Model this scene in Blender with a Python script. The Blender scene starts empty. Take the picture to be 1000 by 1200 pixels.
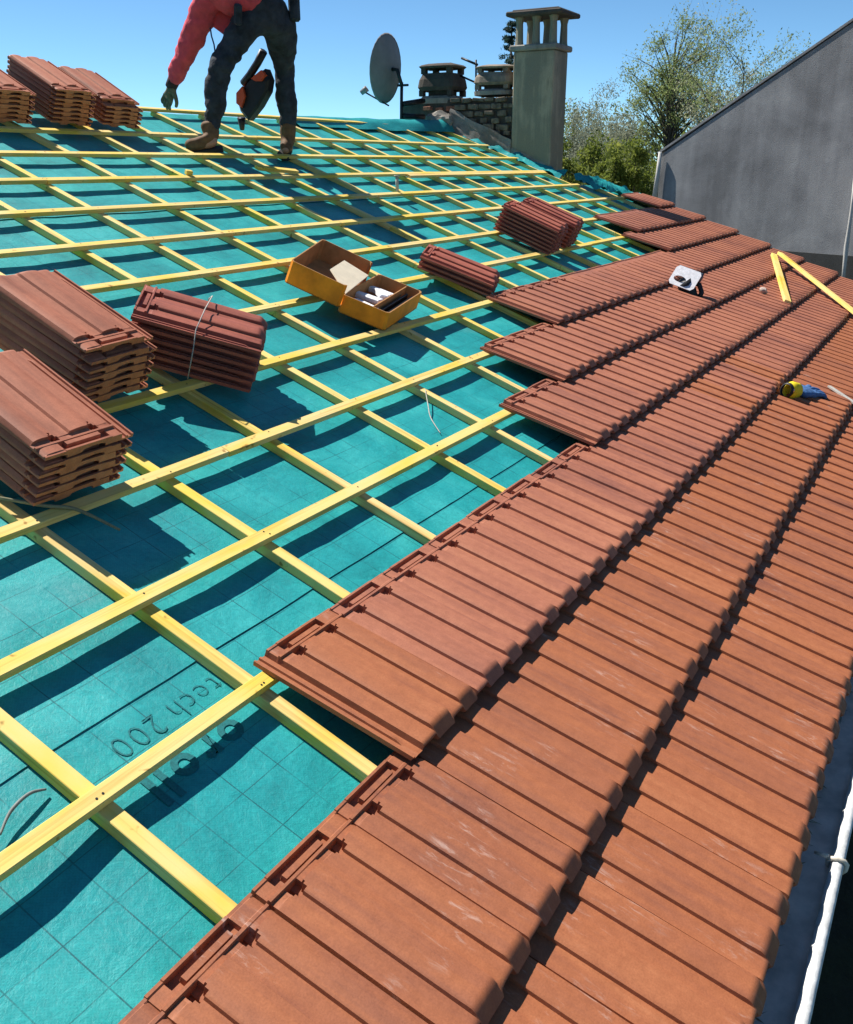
import bpy, bmesh, math, random
from mathutils import Matrix, Vector, Euler, noise

random.seed(11)
S = bpy.context.scene
COL = S.collection
rad = math.radians

# ------------------------------------------------------------------ camera
PITCH = rad(20)
# roof frame: u along the battens, v up the slope, w out of the roof
RM = Matrix(((1, 0, 0), (0, math.cos(PITCH), -math.sin(PITCH)), (0, math.sin(PITCH), math.cos(PITCH)))).to_4x4()
CAM = Vector((0.0, -0.88313, 1.19665))
RC = Matrix(((0.50152, 0.30649, -0.80904), (-0.86515, 0.17654, -0.46942), (-0.00105, 0.93536, 0.35370)))
FPX = 1077.93
cd = bpy.data.cameras.new('camera')
cam = bpy.data.objects.new('camera', cd)
COL.objects.link(cam)
cam.matrix_world = Matrix.Translation(CAM) @ RC.to_4x4()
cd.sensor_fit = 'VERTICAL'
cd.sensor_height = 36
cd.lens = 36 * FPX / 1200
cd.clip_start = 0.05
cd.clip_end = 2000
S.camera = cam

# ------------------------------------------------------------------ light
SUN_R = Vector((0.12, 1.45, 1.0))                    # towards the sun, roof frame
SUN = (RM.to_3x3() @ SUN_R).normalized()
ELEV = math.asin(SUN.z)
AZ = math.atan2(SUN.x, SUN.y)
w = bpy.data.worlds.new('World')
S.world = w
w.use_nodes = True
wn = w.node_tree.nodes
wn.clear()
sky = wn.new('ShaderNodeTexSky')
sky.sky_type = 'NISHITA'
sky.sun_disc = False
sky.sun_elevation = ELEV
sky.sun_rotation = AZ
sky.altitude = 100
sky.air_density = 0.5
sky.dust_density = 0.0
sky.ozone_density = 4.0
bg = wn.new('ShaderNodeBackground')
bg.inputs['Strength'].default_value = 0.095
wo = wn.new('ShaderNodeOutputWorld')
tint = wn.new('ShaderNodeMix')                       # clear spring sky, a touch more cyan than the model's
tint.data_type = 'RGBA'
tint.blend_type = 'MULTIPLY'
tint.inputs[0].default_value = 1.0
tint.inputs[7].default_value = (0.78, 1.0, 0.97, 1)
w.node_tree.links.new(sky.outputs[0], tint.inputs[6])
w.node_tree.links.new(tint.outputs[2], bg.inputs[0])
w.node_tree.links.new(bg.outputs[0], wo.inputs[0])
sl = bpy.data.lights.new('sun', 'SUN')
sl.energy = 5.0
sl.angle = rad(0.5)
sl.color = (1.0, 0.95, 0.87)
so = bpy.data.objects.new('sun', sl)
COL.objects.link(so)
so.matrix_world = Matrix.Translation((0, 0, 30)) @ SUN.to_track_quat('Z', 'Y').to_matrix().to_4x4()
S.view_settings.view_transform = 'Standard'
S.view_settings.look = 'None'
S.view_settings.exposure = 0.75
S.view_settings.gamma = 1.0
S.view_settings.use_curve_mapping = False


# ------------------------------------------------------------------ helpers
def ray(px, py):
    return RC @ Vector((px - 500, -(py - 600), -FPX))


def onX(px, py, X):
    d = ray(px, py)
    return CAM + d * ((X - CAM.x) / d.x)


def at_range(px, py, r):
    d = ray(px, py)
    return CAM + d * (r / math.hypot(d.x, d.y))


def roofp(u, v, w=0.0):
    return RM.to_3x3() @ Vector((u, v, w))


WM = {}


def place(o, m, parent=None):
    """link o with world matrix m, under parent"""
    WM[o.name] = m.copy()
    if parent is not None:
        o.parent = parent
        o.matrix_basis = WM[parent.name].inverted() @ m
    else:
        o.matrix_basis = m
    if o.name not in COL.objects:
        COL.objects.link(o)
    return o


def tag(o, label=None, cat=None, group=None, kind=None):
    if label:
        o['label'] = label
    if cat:
        o['category'] = cat
    if group:
        o['group'] = group
    if kind:
        o['kind'] = kind
    return o


def empty(name, m, label, cat, group=None):
    o = bpy.data.objects.new(name, None)
    o.empty_display_size = 0.1
    place(o, m)
    return tag(o, label, cat, group)


class MB:
    """collects vertices and faces for ONE mesh"""

    def __init__(self):
        self.v, self.f, self.s, self.mi = [], [], [], []

    def add(self, vs, fs, smooth=False, mi=0):
        n = len(self.v)
        self.v += [tuple(p) for p in vs]
        for f in fs:
            self.f.append(tuple(i + n for i in f))
            self.s.append(smooth)
            self.mi.append(mi)
        return self

    def box(self, c, d, m=None, mi=0, ch=0.0):
        """box of centre c, full size d, 3x3/4x4 matrix m, optional chamfer"""
        x, y, z = d[0] / 2, d[1] / 2, d[2] / 2
        if ch <= 0:
            P = [(-x, -y, -z), (x, -y, -z), (x, y, -z), (-x, y, -z), (-x, -y, z), (x, -y, z), (x, y, z), (-x, y, z)]
            F = [(3, 2, 1, 0), (4, 5, 6, 7), (0, 1, 5, 4), (1, 2, 6, 5), (2, 3, 7, 6), (3, 0, 4, 7)]
        else:
            bm = bmesh.new()
            bmesh.ops.create_cube(bm, size=1)
            bmesh.ops.scale(bm, vec=d, verts=bm.verts)
            bmesh.ops.bevel(bm, geom=list(bm.edges), offset=ch, segments=1, affect='EDGES', profile=0.5)
            bm.verts.index_update()
            P = [tuple(q.co) for q in bm.verts]
            F = [tuple(q.index for q in f.verts) for f in bm.faces]
            bm.free()
        c = Vector(c)
        if m is not None:
            P = [m @ Vector(p) for p in P]
        self.add([Vector(p) + c for p in P], F, mi=mi)
        return self

    def tube(self, pts, r, n=8, cap=True, mi=0, smooth=True):
        pts = [Vector(p) for p in pts]
        rs = r if isinstance(r, (list, tuple)) else [r] * len(pts)
        rings = []
        up = None
        for i, p in enumerate(pts):
            t = (pts[min(i + 1, len(pts) - 1)] - pts[max(i - 1, 0)])
            if t.length < 1e-9:
                t = Vector((0, 0, 1))
            t.normalize()
            if up is None:
                a = Vector((0, 0, 1)) if abs(t.z) < .9 else Vector((1, 0, 0))
                up = (a - t * a.dot(t)).normalized()
            else:
                up = up - t * up.dot(t)
                up.normalize()
            b = t.cross(up)
            rings.append([p + (up * math.cos(2 * math.pi * k / n) + b * math.sin(2 * math.pi * k / n)) * rs[i] for k in range(n)])
        V = [q for rg in rings for q in rg]
        F = []
        for i in range(len(pts) - 1):
            for k in range(n):
                a, b2 = i * n + k, i * n + (k + 1) % n
                F.append((a, b2, b2 + n, a + n))
        if cap:
            F.append(tuple(range(n))[::-1])
            F.append(tuple((len(pts) - 1) * n + k for k in range(n)))
        self.add(V, F, smooth, mi)
        return self

    def lathe(self, prof, c=(0, 0, 0), n=16, m=None, smooth=True, mi=0):
        V, F = [], []
        for (r, z) in prof:
            for k in range(n):
                a = 2 * math.pi * k / n
                V.append(Vector((r * math.cos(a), r * math.sin(a), z)))
        for i in range(len(prof) - 1):
            for k in range(n):
                a, b = i * n + k, i * n + (k + 1) % n
                F.append((a, b, b + n, a + n))
        if m is not None:
            V = [m @ p for p in V]
        self.add([p + Vector(c) for p in V], F, smooth, mi)
        return self

    def prism(self, poly, h, m=None, c=(0, 0, 0), mi=0):
        """polygon in xy, extruded from z=0 to h"""
        n = len(poly)
        V = [Vector((p[0], p[1], 0)) for p in poly] + [Vector((p[0], p[1], h)) for p in poly]
        F = [tuple(range(n))[::-1], tuple(range(n, 2 * n))] + [(i, (i + 1) % n, (i + 1) % n + n, i + n) for i in range(n)]
        if m is not None:
            V = [m @ p for p in V]
        self.add([p + Vector(c) for p in V], F, mi=mi)
        return self

    def mesh(self, name, mats):
        me = bpy.data.meshes.new(name)
        me.from_pydata(self.v, [], self.f)
        for m in (mats if isinstance(mats, (list, tuple)) else [mats]):
            me.materials.append(m)
        me.polygons.foreach_set('use_smooth', self.s)
        me.polygons.foreach_set('material_index', self.mi)
        me.update()
        return me

    def build(self, name, mats, m=None, parent=None):
        o = bpy.data.objects.new(name, self.mesh(name, mats))
        return place(o, m if m is not None else Matrix.Identity(4), parent)


def inst(name, me, m, parent=None):
    return place(bpy.data.objects.new(name, me), m, parent)


# ------------------------------------------------------------------ materials
class NT:
    def __init__(self, name):
        self.m = bpy.data.materials.new(name)
        self.m.use_nodes = True
        self.t = self.m.node_tree
        self.b = self.t.nodes['Principled BSDF']
        self.b.inputs['Specular IOR Level'].default_value = 0.3

    def n(self, kind, **kw):
        nd = self.t.nodes.new('ShaderNode' + kind)
        for k, v in kw.items():
            if k.startswith('i_'):
                nd.inputs[k[2:].replace('_', ' ')].default_value = v
            else:
                setattr(nd, k, v)
        return nd

    def l(self, a, b):
        self.t.links.new(a, b)

    def coord(self, kind='Object', scale=(1, 1, 1), loc=(0, 0, 0)):
        tc = self.n('TexCoord')
        mp = self.n('Mapping')
        mp.inputs['Scale'].default_value = scale
        mp.inputs['Location'].default_value = loc
        self.l(tc.outputs[kind], mp.inputs[0])
        return mp.outputs[0]

    def rnd_coord(self, scale=(1, 1, 1)):
        """object coordinates shifted by a random amount for each object"""
        tc = self.n('TexCoord')
        oi = self.n('ObjectInfo')
        mu = self.n('Math', operation='MULTIPLY')
        mu.inputs[1].default_value = 37.0
        self.l(oi.outputs['Random'], mu.inputs[0])
        va = self.n('VectorMath', operation='ADD')
        self.l(tc.outputs['Object'], va.inputs[0])
        self.l(mu.outputs[0], va.inputs[1])
        mp = self.n('Mapping')
        mp.inputs['Scale'].default_value = scale
        self.l(va.outputs[0], mp.inputs[0])
        return mp.outputs[0], oi.outputs['Random']

    def noise(self, vec, scale=5, detail=4, rough=.55, dist=0):
        nd = self.n('TexNoise')
        nd.inputs['Scale'].default_value = scale
        nd.inputs['Detail'].default_value = detail
        nd.inputs['Roughness'].default_value = rough
        nd.inputs['Distortion'].default_value = dist
        self.l(vec, nd.inputs['Vector'])
        return nd.outputs[0]

    def ramp(self, fac, stops, interp='LINEAR'):
        r = self.n('ValToRGB')
        r.color_ramp.interpolation = interp
        e = r.color_ramp.elements
        while len(e) < len(stops):
            e.new(0.5)
        for q, (p, c) in zip(e, stops):
            q.position = p
            q.color = c if len(c) == 4 else (*c, 1)
        self.l(fac, r.inputs[0])
        return r.outputs[0]

    def mix(self, fac, a, b, mode='MIX'):
        x = self.n('Mix', data_type='RGBA', blend_type=mode)
        for v, i in ((fac, 0), (a, 6), (b, 7)):
            if hasattr(v, 'is_linked') or hasattr(v, 'links'):
                self.l(v, x.inputs[i])
            elif i == 0:
                x.inputs[0].default_value = v
            else:
                x.inputs[i].default_value = (*v, 1) if len(v) == 3 else v
        return x.outputs[2]

    def math(self, op, a, b=None, clamp=False):
        x = self.n('Math', operation=op, use_clamp=clamp)
        for i, v in enumerate((a, b)):
            if v is None:
                continue
            if isinstance(v, (int, float)):
                x.inputs[i].default_value = v
            else:
                self.l(v, x.inputs[i])
        return x.outputs[0]

    def sep(self, vec):
        s = self.n('SeparateXYZ')
        self.l(vec, s.inputs[0])
        return s.outputs

    def color(self, c):
        if hasattr(c, 'links'):
            self.l(c, self.b.inputs['Base Color'])
        else:
            self.b.inputs['Base Color'].default_value = (*c, 1)
        return self

    def rough(self, r):
        if hasattr(r, 'links'):
            self.l(r, self.b.inputs['Roughness'])
        else:
            self.b.inputs['Roughness'].default_value = r
        return self

    def bump(self, h, strength=.3, dist=.01):
        b = self.n('Bump')
        b.inputs['Strength'].default_value = strength
        b.inputs['Distance'].default_value = dist
        self.l(h, b.inputs['Height'])
        self.l(b.outputs[0], self.b.inputs['Normal'])
        return self


def simple(name, c, r=.6, var=.25, scale=30, metal=0, bump=.0, bd=.002):
    t = NT(name)
    v, _ = t.rnd_coord()
    n = t.noise(v, scale, 5, .6)
    lo = tuple(x * (1 - var) for x in c)
    hi = tuple(min(1, x * (1 + var)) for x in c)
    t.color(t.ramp(n, [(.3, lo), (.7, hi)])).rough(r)
    t.b.inputs['Metallic'].default_value = metal
    if bump:
        t.bump(n, bump, bd)
    return t.m


def mat_wood():
    t = NT('treated_timber')
    tc = t.n('TexCoord')
    oi = t.n('ObjectInfo')
    mu = t.math('MULTIPLY', oi.outputs['Random'], 41.0)
    va = t.n('VectorMath', operation='ADD')
    t.l(tc.outputs['Object'], va.inputs[0])
    t.l(mu, va.inputs[1])
    mp = t.n('Mapping')
    mp.inputs['Scale'].default_value = (1.2, 60, 60)
    t.l(va.outputs[0], mp.inputs[0])
    grain = t.noise(mp.outputs[0], 1.0, 5, .6, .4)
    mp2 = t.n('Mapping')
    mp2.inputs['Scale'].default_value = (1.3, 4, 4)
    t.l(va.outputs[0], mp2.inputs[0])
    blot = t.noise(mp2.outputs[0], 1.6, 4, .6)
    base = t.ramp(blot, [(.30, (.76, .59, .29)), (.48, (.76, .565, .20)), (.62, (.74, .52, .075)), (.76, (.74, .58, .21)), (.88, (.76, .65, .36))])
    tint = t.ramp(oi.outputs['Random'], [(0, (.97, .94, .93)), (.5, (1, 1, .84)), (1, (1, .97, .97))])
    c = t.mix(1.0, base, tint, 'MULTIPLY')
    g = t.ramp(grain, [(.30, (.66, .56, .44)), (.48, (1, 1, 1)), (.75, (1, 1, 1))])
    c = t.mix(.8, c, g, 'MULTIPLY')
    sp = t.noise(va.outputs[0], 26, 2, .5)
    kn = t.ramp(sp, [(.25, (.38, .24, .12)), (.31, (1, 1, 1))])
    c = t.mix(.8, c, kn, 'MULTIPLY')
    t.color(c).rough(.68).bump(grain, .25, .003)
    return t.m


def mat_tile(name, stops, scuff=0.0, top=False):
    t = NT(name)
    v, r = t.rnd_coord()
    big = t.noise(v, 5, 4, .6, .3)
    st = t.n('Mapping')
    st.inputs['Scale'].default_value = (38, 3.2, 20)
    t.l(v, st.inputs[0])
    streak = t.noise(st.outputs[0], 1, 4, .6, .3)
    fine = t.noise(v, 260, 4, .7)
    mid = t.noise(v, 42, 4, .6)
    f = t.math('ADD', t.math('ADD', t.math('MULTIPLY', r, .26), .08), t.math('MULTIPLY', big, .58))
    f = t.math('ADD', f, t.math('MULTIPLY', t.math('SUBTRACT', streak, .5), .85))
    c = t.ramp(f, [(q, tuple(.87 * x for x in cc)) for q, cc in stops])
    c = t.mix(.85, c, t.ramp(fine, [(.3, (.80, .78, .76)), (.62, (1.06, 1.05, 1.05))]), 'MULTIPLY')
    c = t.mix(.7, c, t.ramp(mid, [(.3, (.84, .80, .78)), (.65, (1.05, 1.05, 1.05))]), 'MULTIPLY')
    if scuff:
        sm = t.n('Mapping')
        sm.inputs['Scale'].default_value = (60, 14, 20)
        t.l(v, sm.inputs[0])
        s1 = t.noise(sm.outputs[0], 1.0, 7, .72, .6)
        s2 = t.noise(v, 4.5, 2, .5)
        k = t.math('MULTIPLY', t.ramp(s1, [(.55, (0, 0, 0)), (.74, (1, 1, 1))]), t.ramp(s2, [(.52, (0, 0, 0)), (.64, (1, 1, 1))]))
        k = t.math('MULTIPLY', k, scuff)
        c = t.mix(k, c, (.62, .50, .44))
    t.color(c).rough(.62)
    t.b.inputs['Specular IOR Level'].default_value = .35
    h = t.math('ADD', t.math('MULTIPLY', fine, .35), t.math('MULTIPLY', streak, .8))
    t.bump(h, .22, .003)
    return t.m


def mat_membrane():
    t = NT('green_underlay')
    tc = t.n('TexCoord')
    P = tc.outputs['Object']
    s = t.sep(P)

    def gridline(co, off, per, wd):
        a = t.math('SUBTRACT', co, off - per / 2)
        a = t.math('MODULO', t.math('ADD', a, per * 400), per)
        a = t.math('ABSOLUTE', t.math('SUBTRACT', a, per / 2))
        return t.math('LESS_THAN', a, wd)
    gx = gridline(s[0], .697, .1095, .0014)
    gy = gridline(s[1], .090, .1055, .0011)
    brk = t.noise(P, 7.0, 3, .6)
    gl = t.math('MAXIMUM', gx, gy)
    gl = t.math('MULTIPLY', gl, t.ramp(brk, [(.38, (.15, .15, .15)), (.6, (1, 1, 1))]))
    # small woven dots
    mpd = t.n('Mapping')
    mpd.inputs['Scale'].default_value = (190, 190, 0)
    mpd.inputs['Rotation'].default_value = (0, 0, rad(45))
    t.l(P, mpd.inputs[0])
    vo = t.n('TexVoronoi')
    vo.inputs['Scale'].default_value = 1
    vo.inputs['Randomness'].default_value = .12
    t.l(mpd.outputs[0], vo.inputs['Vector'])
    big = t.noise(P, 2.4, 6, .65, .5)
    fib = t.noise(P, 60, 5, .75, 1.5)
    c = t.ramp(big, [(.32, (.006, .200, .212)), (.5, (.012, .295, .305)), (.68, (.034, .380, .378))])
    c = t.mix(.8, c, t.ramp(fib, [(.32, (.66, .76, .78)), (.68, (1.30, 1.16, 1.16))]), 'MULTIPLY')
    c = t.mix(.55, c, t.ramp(vo.outputs['Distance'], [(.12, (.72, .78, .8)), (.4, (1, 1, 1))]), 'MULTIPLY')
    c = t.mix(t.math('MULTIPLY', gl, .78), c, (.006, .07, .085))
    # odd grey smears where the print rubbed off
    sm = t.noise(P, 1.7, 3, .5)
    sk = t.math('MULTIPLY', t.ramp(sm, [(.66, (0, 0, 0)), (.72, (1, 1, 1))]), t.ramp(fib, [(.4, (.1, .1, .1)), (.7, (.6, .6, .6))]))
    c = t.mix(sk, c, (.12, .24, .25))
    t.color(c).rough(.50)
    t.b.inputs['Specular IOR Level'].default_value = .35
    wr = t.noise(P, 11, 5, .62, .45)
    t.bump(t.math('ADD', t.math('MULTIPLY', fib, .35), t.math('MULTIPLY', wr, 1.4)), .36, .008)
    return t.m


def mat_plaster(name, stops, vs=1.0, streaks=1.0, bump=.4):
    t = NT(name)
    P = t.coord('Object')
    a = t.noise(P, 1.1 * vs, 6, .62, .4)
    mp = t.n('Mapping')
    mp.inputs['Scale'].default_value = (5 * vs, 5 * vs, .35 * vs)
    t.l(P, mp.inputs[0])
    st = t.noise(mp.outputs[0], 1.0, 5, .6, .3)
    b2 = t.noise(P, .45 * vs, 3, .6, .6)
    f = t.math('ADD', t.math('ADD', t.math('MULTIPLY', a, .40), t.math('MULTIPLY', b2, .30)), t.math('MULTIPLY', st, .30 * streaks))
    c = t.ramp(f, stops)
    fn = t.noise(P, 90, 4, .7)
    c = t.mix(.7, c, t.ramp(fn, [(.3, (.8, .8, .8)), (.7, (1.1, 1.1, 1.1))]), 'MULTIPLY')
    t.color(c).rough(.92)
    t.bump(t.math('ADD', fn, a), bump, .006)
    return t.m


def mat_leaf(name, a, b, c3):
    t = NT(name)
    v, r = t.rnd_coord()
    n = t.noise(v, 1.1, 4, .6)
    n2 = t.noise(v, 9, 2, .5)
    f = t.math('ADD', t.math('MULTIPLY', n, .6), t.math('MULTIPLY', n2, .4))
    t.color(t.ramp(f, [(.36, a), (.52, b), (.66, c3)])).rough(.6)
    t.b.inputs['Specular IOR Level'].default_value = .2
    tr = t.n('BsdfTranslucent')
    t.l(t.b.inputs['Base Color'].links[0].from_socket, tr.inputs[0])
    mx = t.n('MixShader')
    mx.inputs[0].default_value = .5
    out = t.t.nodes['Material Output']
    t.l(t.b.outputs[0], mx.inputs[1])
    t.l(tr.outputs[0], mx.inputs[2])
    t.l(mx.outputs[0], out.inputs[0])
    return t.m


M = {}
M['wood'] = mat_wood()
TS = [(.16, (.24, .088, .062)), (.36, (.335, .122, .074)), (.55, (.405, .148, .084)), (.72, (.445, .170, .094)), (.90, (.49, .195, .11))]
M['tile'] = mat_tile('terracotta_tile', TS)
TS2 = [(.18, (.25, .088, .050)), (.38, (.335, .115, .054)), (.58, (.385, .130, .054)), (.78, (.43, .155, .066)), (.92, (.47, .19, .09))]
M['tile_scuffed'] = mat_tile('terracotta_tile_weathered', TS2, .5)
TS3 = [(.2, (.31, .105, .060)), (.4, (.42, .145, .080)), (.6, (.50, .175, .096)), (.85, (.54, .205, .118))]
M['tile_stack'] = mat_tile('terracotta_tile_new', TS3)
TS4 = [(.2, (.25, .068, .046)), (.4, (.36, .098, .062)), (.6, (.43, .122, .074)), (.85, (.48, .15, .09))]
M['tile_dark'] = mat_tile('dark_red_tile', TS4)
M['raw_clay'] = mat_tile('raw_clay', [(.2, (.50, .17, .065)), (.5, (.64, .24, .095)), (.85, (.70, .29, .13))])
M['membrane'] = mat_membrane()
M['ink'] = simple('dark_print', (.009, .135, .150), .6, .3, 200)
M['lap'] = simple('lap_edge_shadow', (.006, .08, .09), .6, .2, 60)  # dark tone stands for the shadow at the sheet overlap
M['wall'] = mat_plaster('grey_cement_render', [(.36, (.17, .17, .174)), (.45, (.26, .26, .265)), (.53, (.35, .348, .348)), (.64, (.46, .455, .445))], 1.35, .55, .6)
M['wall_shaded'] = mat_plaster('shaded_render', [(.35, (.035, .037, .035)), (.65, (.07, .07, .068))], 1.6, 1.0)  # render colour darkened to stand for shade low on the wall
M['coping'] = mat_plaster('pale_coping', [(.35, (.20, .20, .20)), (.65, (.36, .355, .34))], 2, .6)
M['pale'] = mat_plaster('pale_render', [(.35, (.50, .48, .44)), (.65, (.68, .66, .62))], 3, .6)
M['chimney'] = mat_plaster('mossy_chimney_render', [(.36, (.07, .064, .045)), (.45, (.19, .168, .115)), (.54, (.40, .340, .24)), (.64, (.25, .225, .165))], 2.4, 1.9)
M['mortar'] = mat_plaster('grey_mortar', [(.35, (.17, .15, .13)), (.5, (.32, .295, .26)), (.7, (.48, .45, .41))], 4, .6, .8)
M['clay_pot'] = mat_plaster('old_clay_pot', [(.35, (.13, .11, .09)), (.5, (.27, .22, .17)), (.7, (.42, .36, .29))], 5, .8, .6)
M['sooty'] = mat_plaster('sooty_clay', [(.35, (.05, .043, .038)), (.55, (.10, .082, .068)), (.75, (.20, .17, .14))], 5, .8, .6)
M['brick'] = simple('old_brick', (.22, .10, .065), .9, .45, 25, bump=.6, bd=.006)
M['brick_grey'] = simple('grey_stone', (.15, .120, .088), .9, .5, 20, bump=.6, bd=.006)
M['zinc'] = simple('weathered_zinc', (.66, .60, .54), .5, .3, 12, metal=.2, bump=.15)
M['white_pvc'] = simple('white_bead', (.60, .60, .585), .6, .28, 26, bump=.5, bd=.006)
M['beige'] = simple('beige_clip', (.62, .56, .46), .5, .2, 60)
M['dish'] = simple('grey_dish', (.21, .19, .185), .55, .12, 9)
M['dark_metal'] = simple('dark_metal', (.03, .03, .033), .45, .3, 40, metal=.5)
M['black'] = simple('black_plastic', (.015, .015, .017), .5, .3, 60)
M['alu'] = simple('bare_aluminium', (.74, .74, .76), .42, .18, 60, metal=.35)
M['steel_blue'] = simple('blue_grey_plastic', (.06, .085, .12), .5, .3, 60)
M['orange'] = simple('orange_card', (.88, .265, .012), .6, .22, 14, bump=.15)
M['orange_dark'] = simple('printed_orange_red', (.55, .10, .012), .6, .2, 14)
M['kraft'] = simple('brown_kraft', (.40, .20, .075), .8, .2, 18, bump=.15)
M['cream'] = simple('cream_card', (.80, .68, .50), .75, .08, 30)
M['white_pack'] = simple('white_paper', (.72, .72, .76), .6, .15, 50)
M['skin'] = simple('skin', (.42, .22, .14), .5, .12, 50)
M['trousers'] = simple('charcoal_canvas', (.030, .034, .042), .85, .55, 14, bump=.7, bd=.02)
M['knee'] = simple('grey_knee_pad', (.055, .058, .064), .8, .4, 22, bump=.5, bd=.01)
M['jacket'] = simple('red_jacket', (.60, .065, .085), .75, .3, 9, bump=.6, bd=.02)
M['cuff'] = simple('dark_cuff', (.05, .03, .03), .8, .3, 40)
M['glove'] = simple('grey_green_glove', (.13, .135, .085), .85, .35, 40, bump=.4, bd=.006)
M['boot'] = simple('brown_boot', (.15, .080, .036), .75, .4, 24, bump=.4, bd=.006)
M['sole'] = simple('dark_sole', (.03, .027, .025), .8, .3, 40)
M['hair'] = simple('dark_hair', (.03, .02, .015), .7, .3, 60)
M['red_plastic'] = simple('orange_red_plastic', (.62, .085, .025), .45, .15, 30)
M['yellow'] = simple('yellow_fabric', (.75, .58, .015), .7, .2, 60)
M['blue'] = simple('blue_fabric', (.055, .135, .30), .85, .35, 60, bump=.5, bd=.006)
M['cord_blue'] = simple('blue_cord', (.03, .07, .16), .7, .2, 30)
M['twine'] = simple('pale_twine', (.42, .40, .36), .8, .2, 90)
M['grey_strip'] = simple('grey_strip', (.17, .19, .18), .6, .2, 60)
M['green_strip'] = simple('olive_strip', (.22, .21, .12), .7, .2, 60)
M['stone'] = simple('pale_stone', (.42, .33, .28), .9, .3, 40, bump=.5)
M['bark'] = simple('grey_bark', (.085, .075, .062), .9, .4, 12, bump=.6, bd=.02)
M['bark_pale'] = simple('pale_bark', (.21, .20, .175), .9, .4, 6, bump=.4, bd=.02)
M['leaf_spring'] = mat_leaf('spring_leaves', (.17, .22, .075), (.27, .33, .115), (.38, .42, .19))
M['leaf_olive'] = mat_leaf('olive_leaves', (.085, .115, .020), (.175, .215, .038), (.26, .275, .060))
M['leaf_grey'] = mat_leaf('grey_green_leaves', (.17, .19, .13), (.27, .29, .20), (.38, .39, .29))
M['leaf_blossom'] = mat_leaf('blossom', (.19, .22, .10), (.36, .37, .22), (.62, .60, .50))
M['needle'] = mat_leaf('blue_green_needles', (.020, .045, .035), (.035, .07, .055), (.06, .10, .08))
M['moss'] = simple('dark_moss', (.045, .042, .028), .95, .5, 60)
M['straw'] = simple('dry_straw', (.30, .25, .15), .9, .4, 30)


def mat_ground():
    t = NT('garden_ground')
    P = t.coord('Object')
    n = t.noise(P, .35, 6, .65)
    n2 = t.noise(P, 12, 5, .7)
    c = t.ramp(n, [(.35, (.030, .028, .020)), (.5, (.045, .055, .020)), (.7, (.075, .080, .030))])
    c = t.mix(.7, c, t.ramp(n2, [(.3, (.6, .6, .6)), (.7, (1.2, 1.2, 1.2))]), 'MULTIPLY')
    t.color(c).rough(.95).bump(n2, .5, .05)
    return t.m


M['ground'] = mat_ground()

# ------------------------------------------------------------------ setting
GZ = -3.7
g = MB()
NG = 40
for j in range(NG + 1):
    for i in range(NG + 1):
        fx = (i / NG * 2 - 1)
        fy = (j / NG * 2 - 1)
        x = 900 * fx * abs(fx) + 10
        y = 900 * fy * abs(fy)
        d = math.hypot(x - 5, y - 2)
        z = GZ + min(1.0, max(0, (d - 14) / 60)) * .8 * noise.noise(Vector((x * .02, y * .02, 0)))
        g.v.append((x, y, z))
for j in range(NG):
    for i in range(NG):
        a = j * (NG + 1) + i
        g.f.append((a, a + 1, a + NG + 2, a + NG + 1))
        g.s.append(True)
        g.mi.append(0)
tag(g.build('ground', M['ground']), kind='structure')

# ------------------------------------------------------------------ the house
RIDGE = 4.64
EAVE = -0.80
UMIN, UMAX = -1.6, 10.30
H = empty('house', Matrix.Translation((4.3, 2, GZ)),
          'house house roof being retiled, teal underlay and yellow battens half covered by terracotta tiles', 'house')
MEM = -0.052          # underlay level below the batten tops

ye = roofp(0, EAVE, -.2)
yr = roofp(0, RIDGE, -.2)
yb = 2 * yr.y - ye.y


def wall_panel(name, p, q, zb, zt, th=.25, mat='pale'):
    d = (q - p)
    L = d.length
    a = math.atan2(d.y, d.x)
    m = Matrix.Translation(((p.x + q.x) / 2, (p.y + q.y) / 2, zb)) @ Matrix.Rotation(a, 4, 'Z')
    return MB().box((0, 0, (zt - zb) / 2), (L, th, zt - zb)).build(name, M[mat], m, H)


wall_panel('wall', Vector((UMIN + .3, ye.y + .35, 0)), Vector((UMAX - .15, ye.y + .35, 0)), GZ, ye.z - .02)
wall_panel('wall', Vector((UMIN + .3, yb - .35, 0)), Vector((UMAX - .15, yb - .35, 0)), GZ, ye.z - .02)
for ux in (UMIN + .30, UMAX - .15):      # gables
    gb = MB()
    y0, y1 = ye.y + .5, yb - .5
    zt = ye.z - .02
    zr = yr.z - .10
    P = [(0, y0, GZ), (0, y1, GZ), (0, y1, zt + .08), (0, yr.y, zr), (0, y0, zt + .08)]
    V = [Vector((ux - .12, *p[1:])) for p in P] + [Vector((ux + .12, *p[1:])) for p in P]
    gb.add(V, [(0, 1, 2, 3, 4), (9, 8, 7, 6, 5)] + [(i, (i + 1) % 5, (i + 1) % 5 + 5, i + 5) for i in range(5)])
    gb.build('gable_wall', M['pale'], None, H)

# roof deck beyond the ridge (far slope)
bd = MB()
zr0 = roofp(0, RIDGE, MEM - .012)
for uu in (UMIN, UMAX - .1):
    bd.v += [(uu, zr0.y, zr0.z), (uu, yb, ye.z + .1), (uu, zr0.y, zr0.z - .05), (uu, yb, ye.z + .05)]
bd.f = [(0, 4, 5, 1), (2, 3, 7, 6), (1, 5, 7, 3), (0, 1, 3, 2), (4, 6, 7, 5)]
bd.s = [False] * 5
bd.mi = [0] * 5
bd.build('far_slope_underlay', M['membrane'], None, H)
# eaves board under the slope, keeps the inside dark
MB().box(((UMIN + UMAX) / 2, (EAVE + RIDGE) / 2, MEM - .16), (UMAX - UMIN - .1, RIDGE - EAVE - .02, .02)).build('soffit_board', M['wood'], RM, H)

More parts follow.
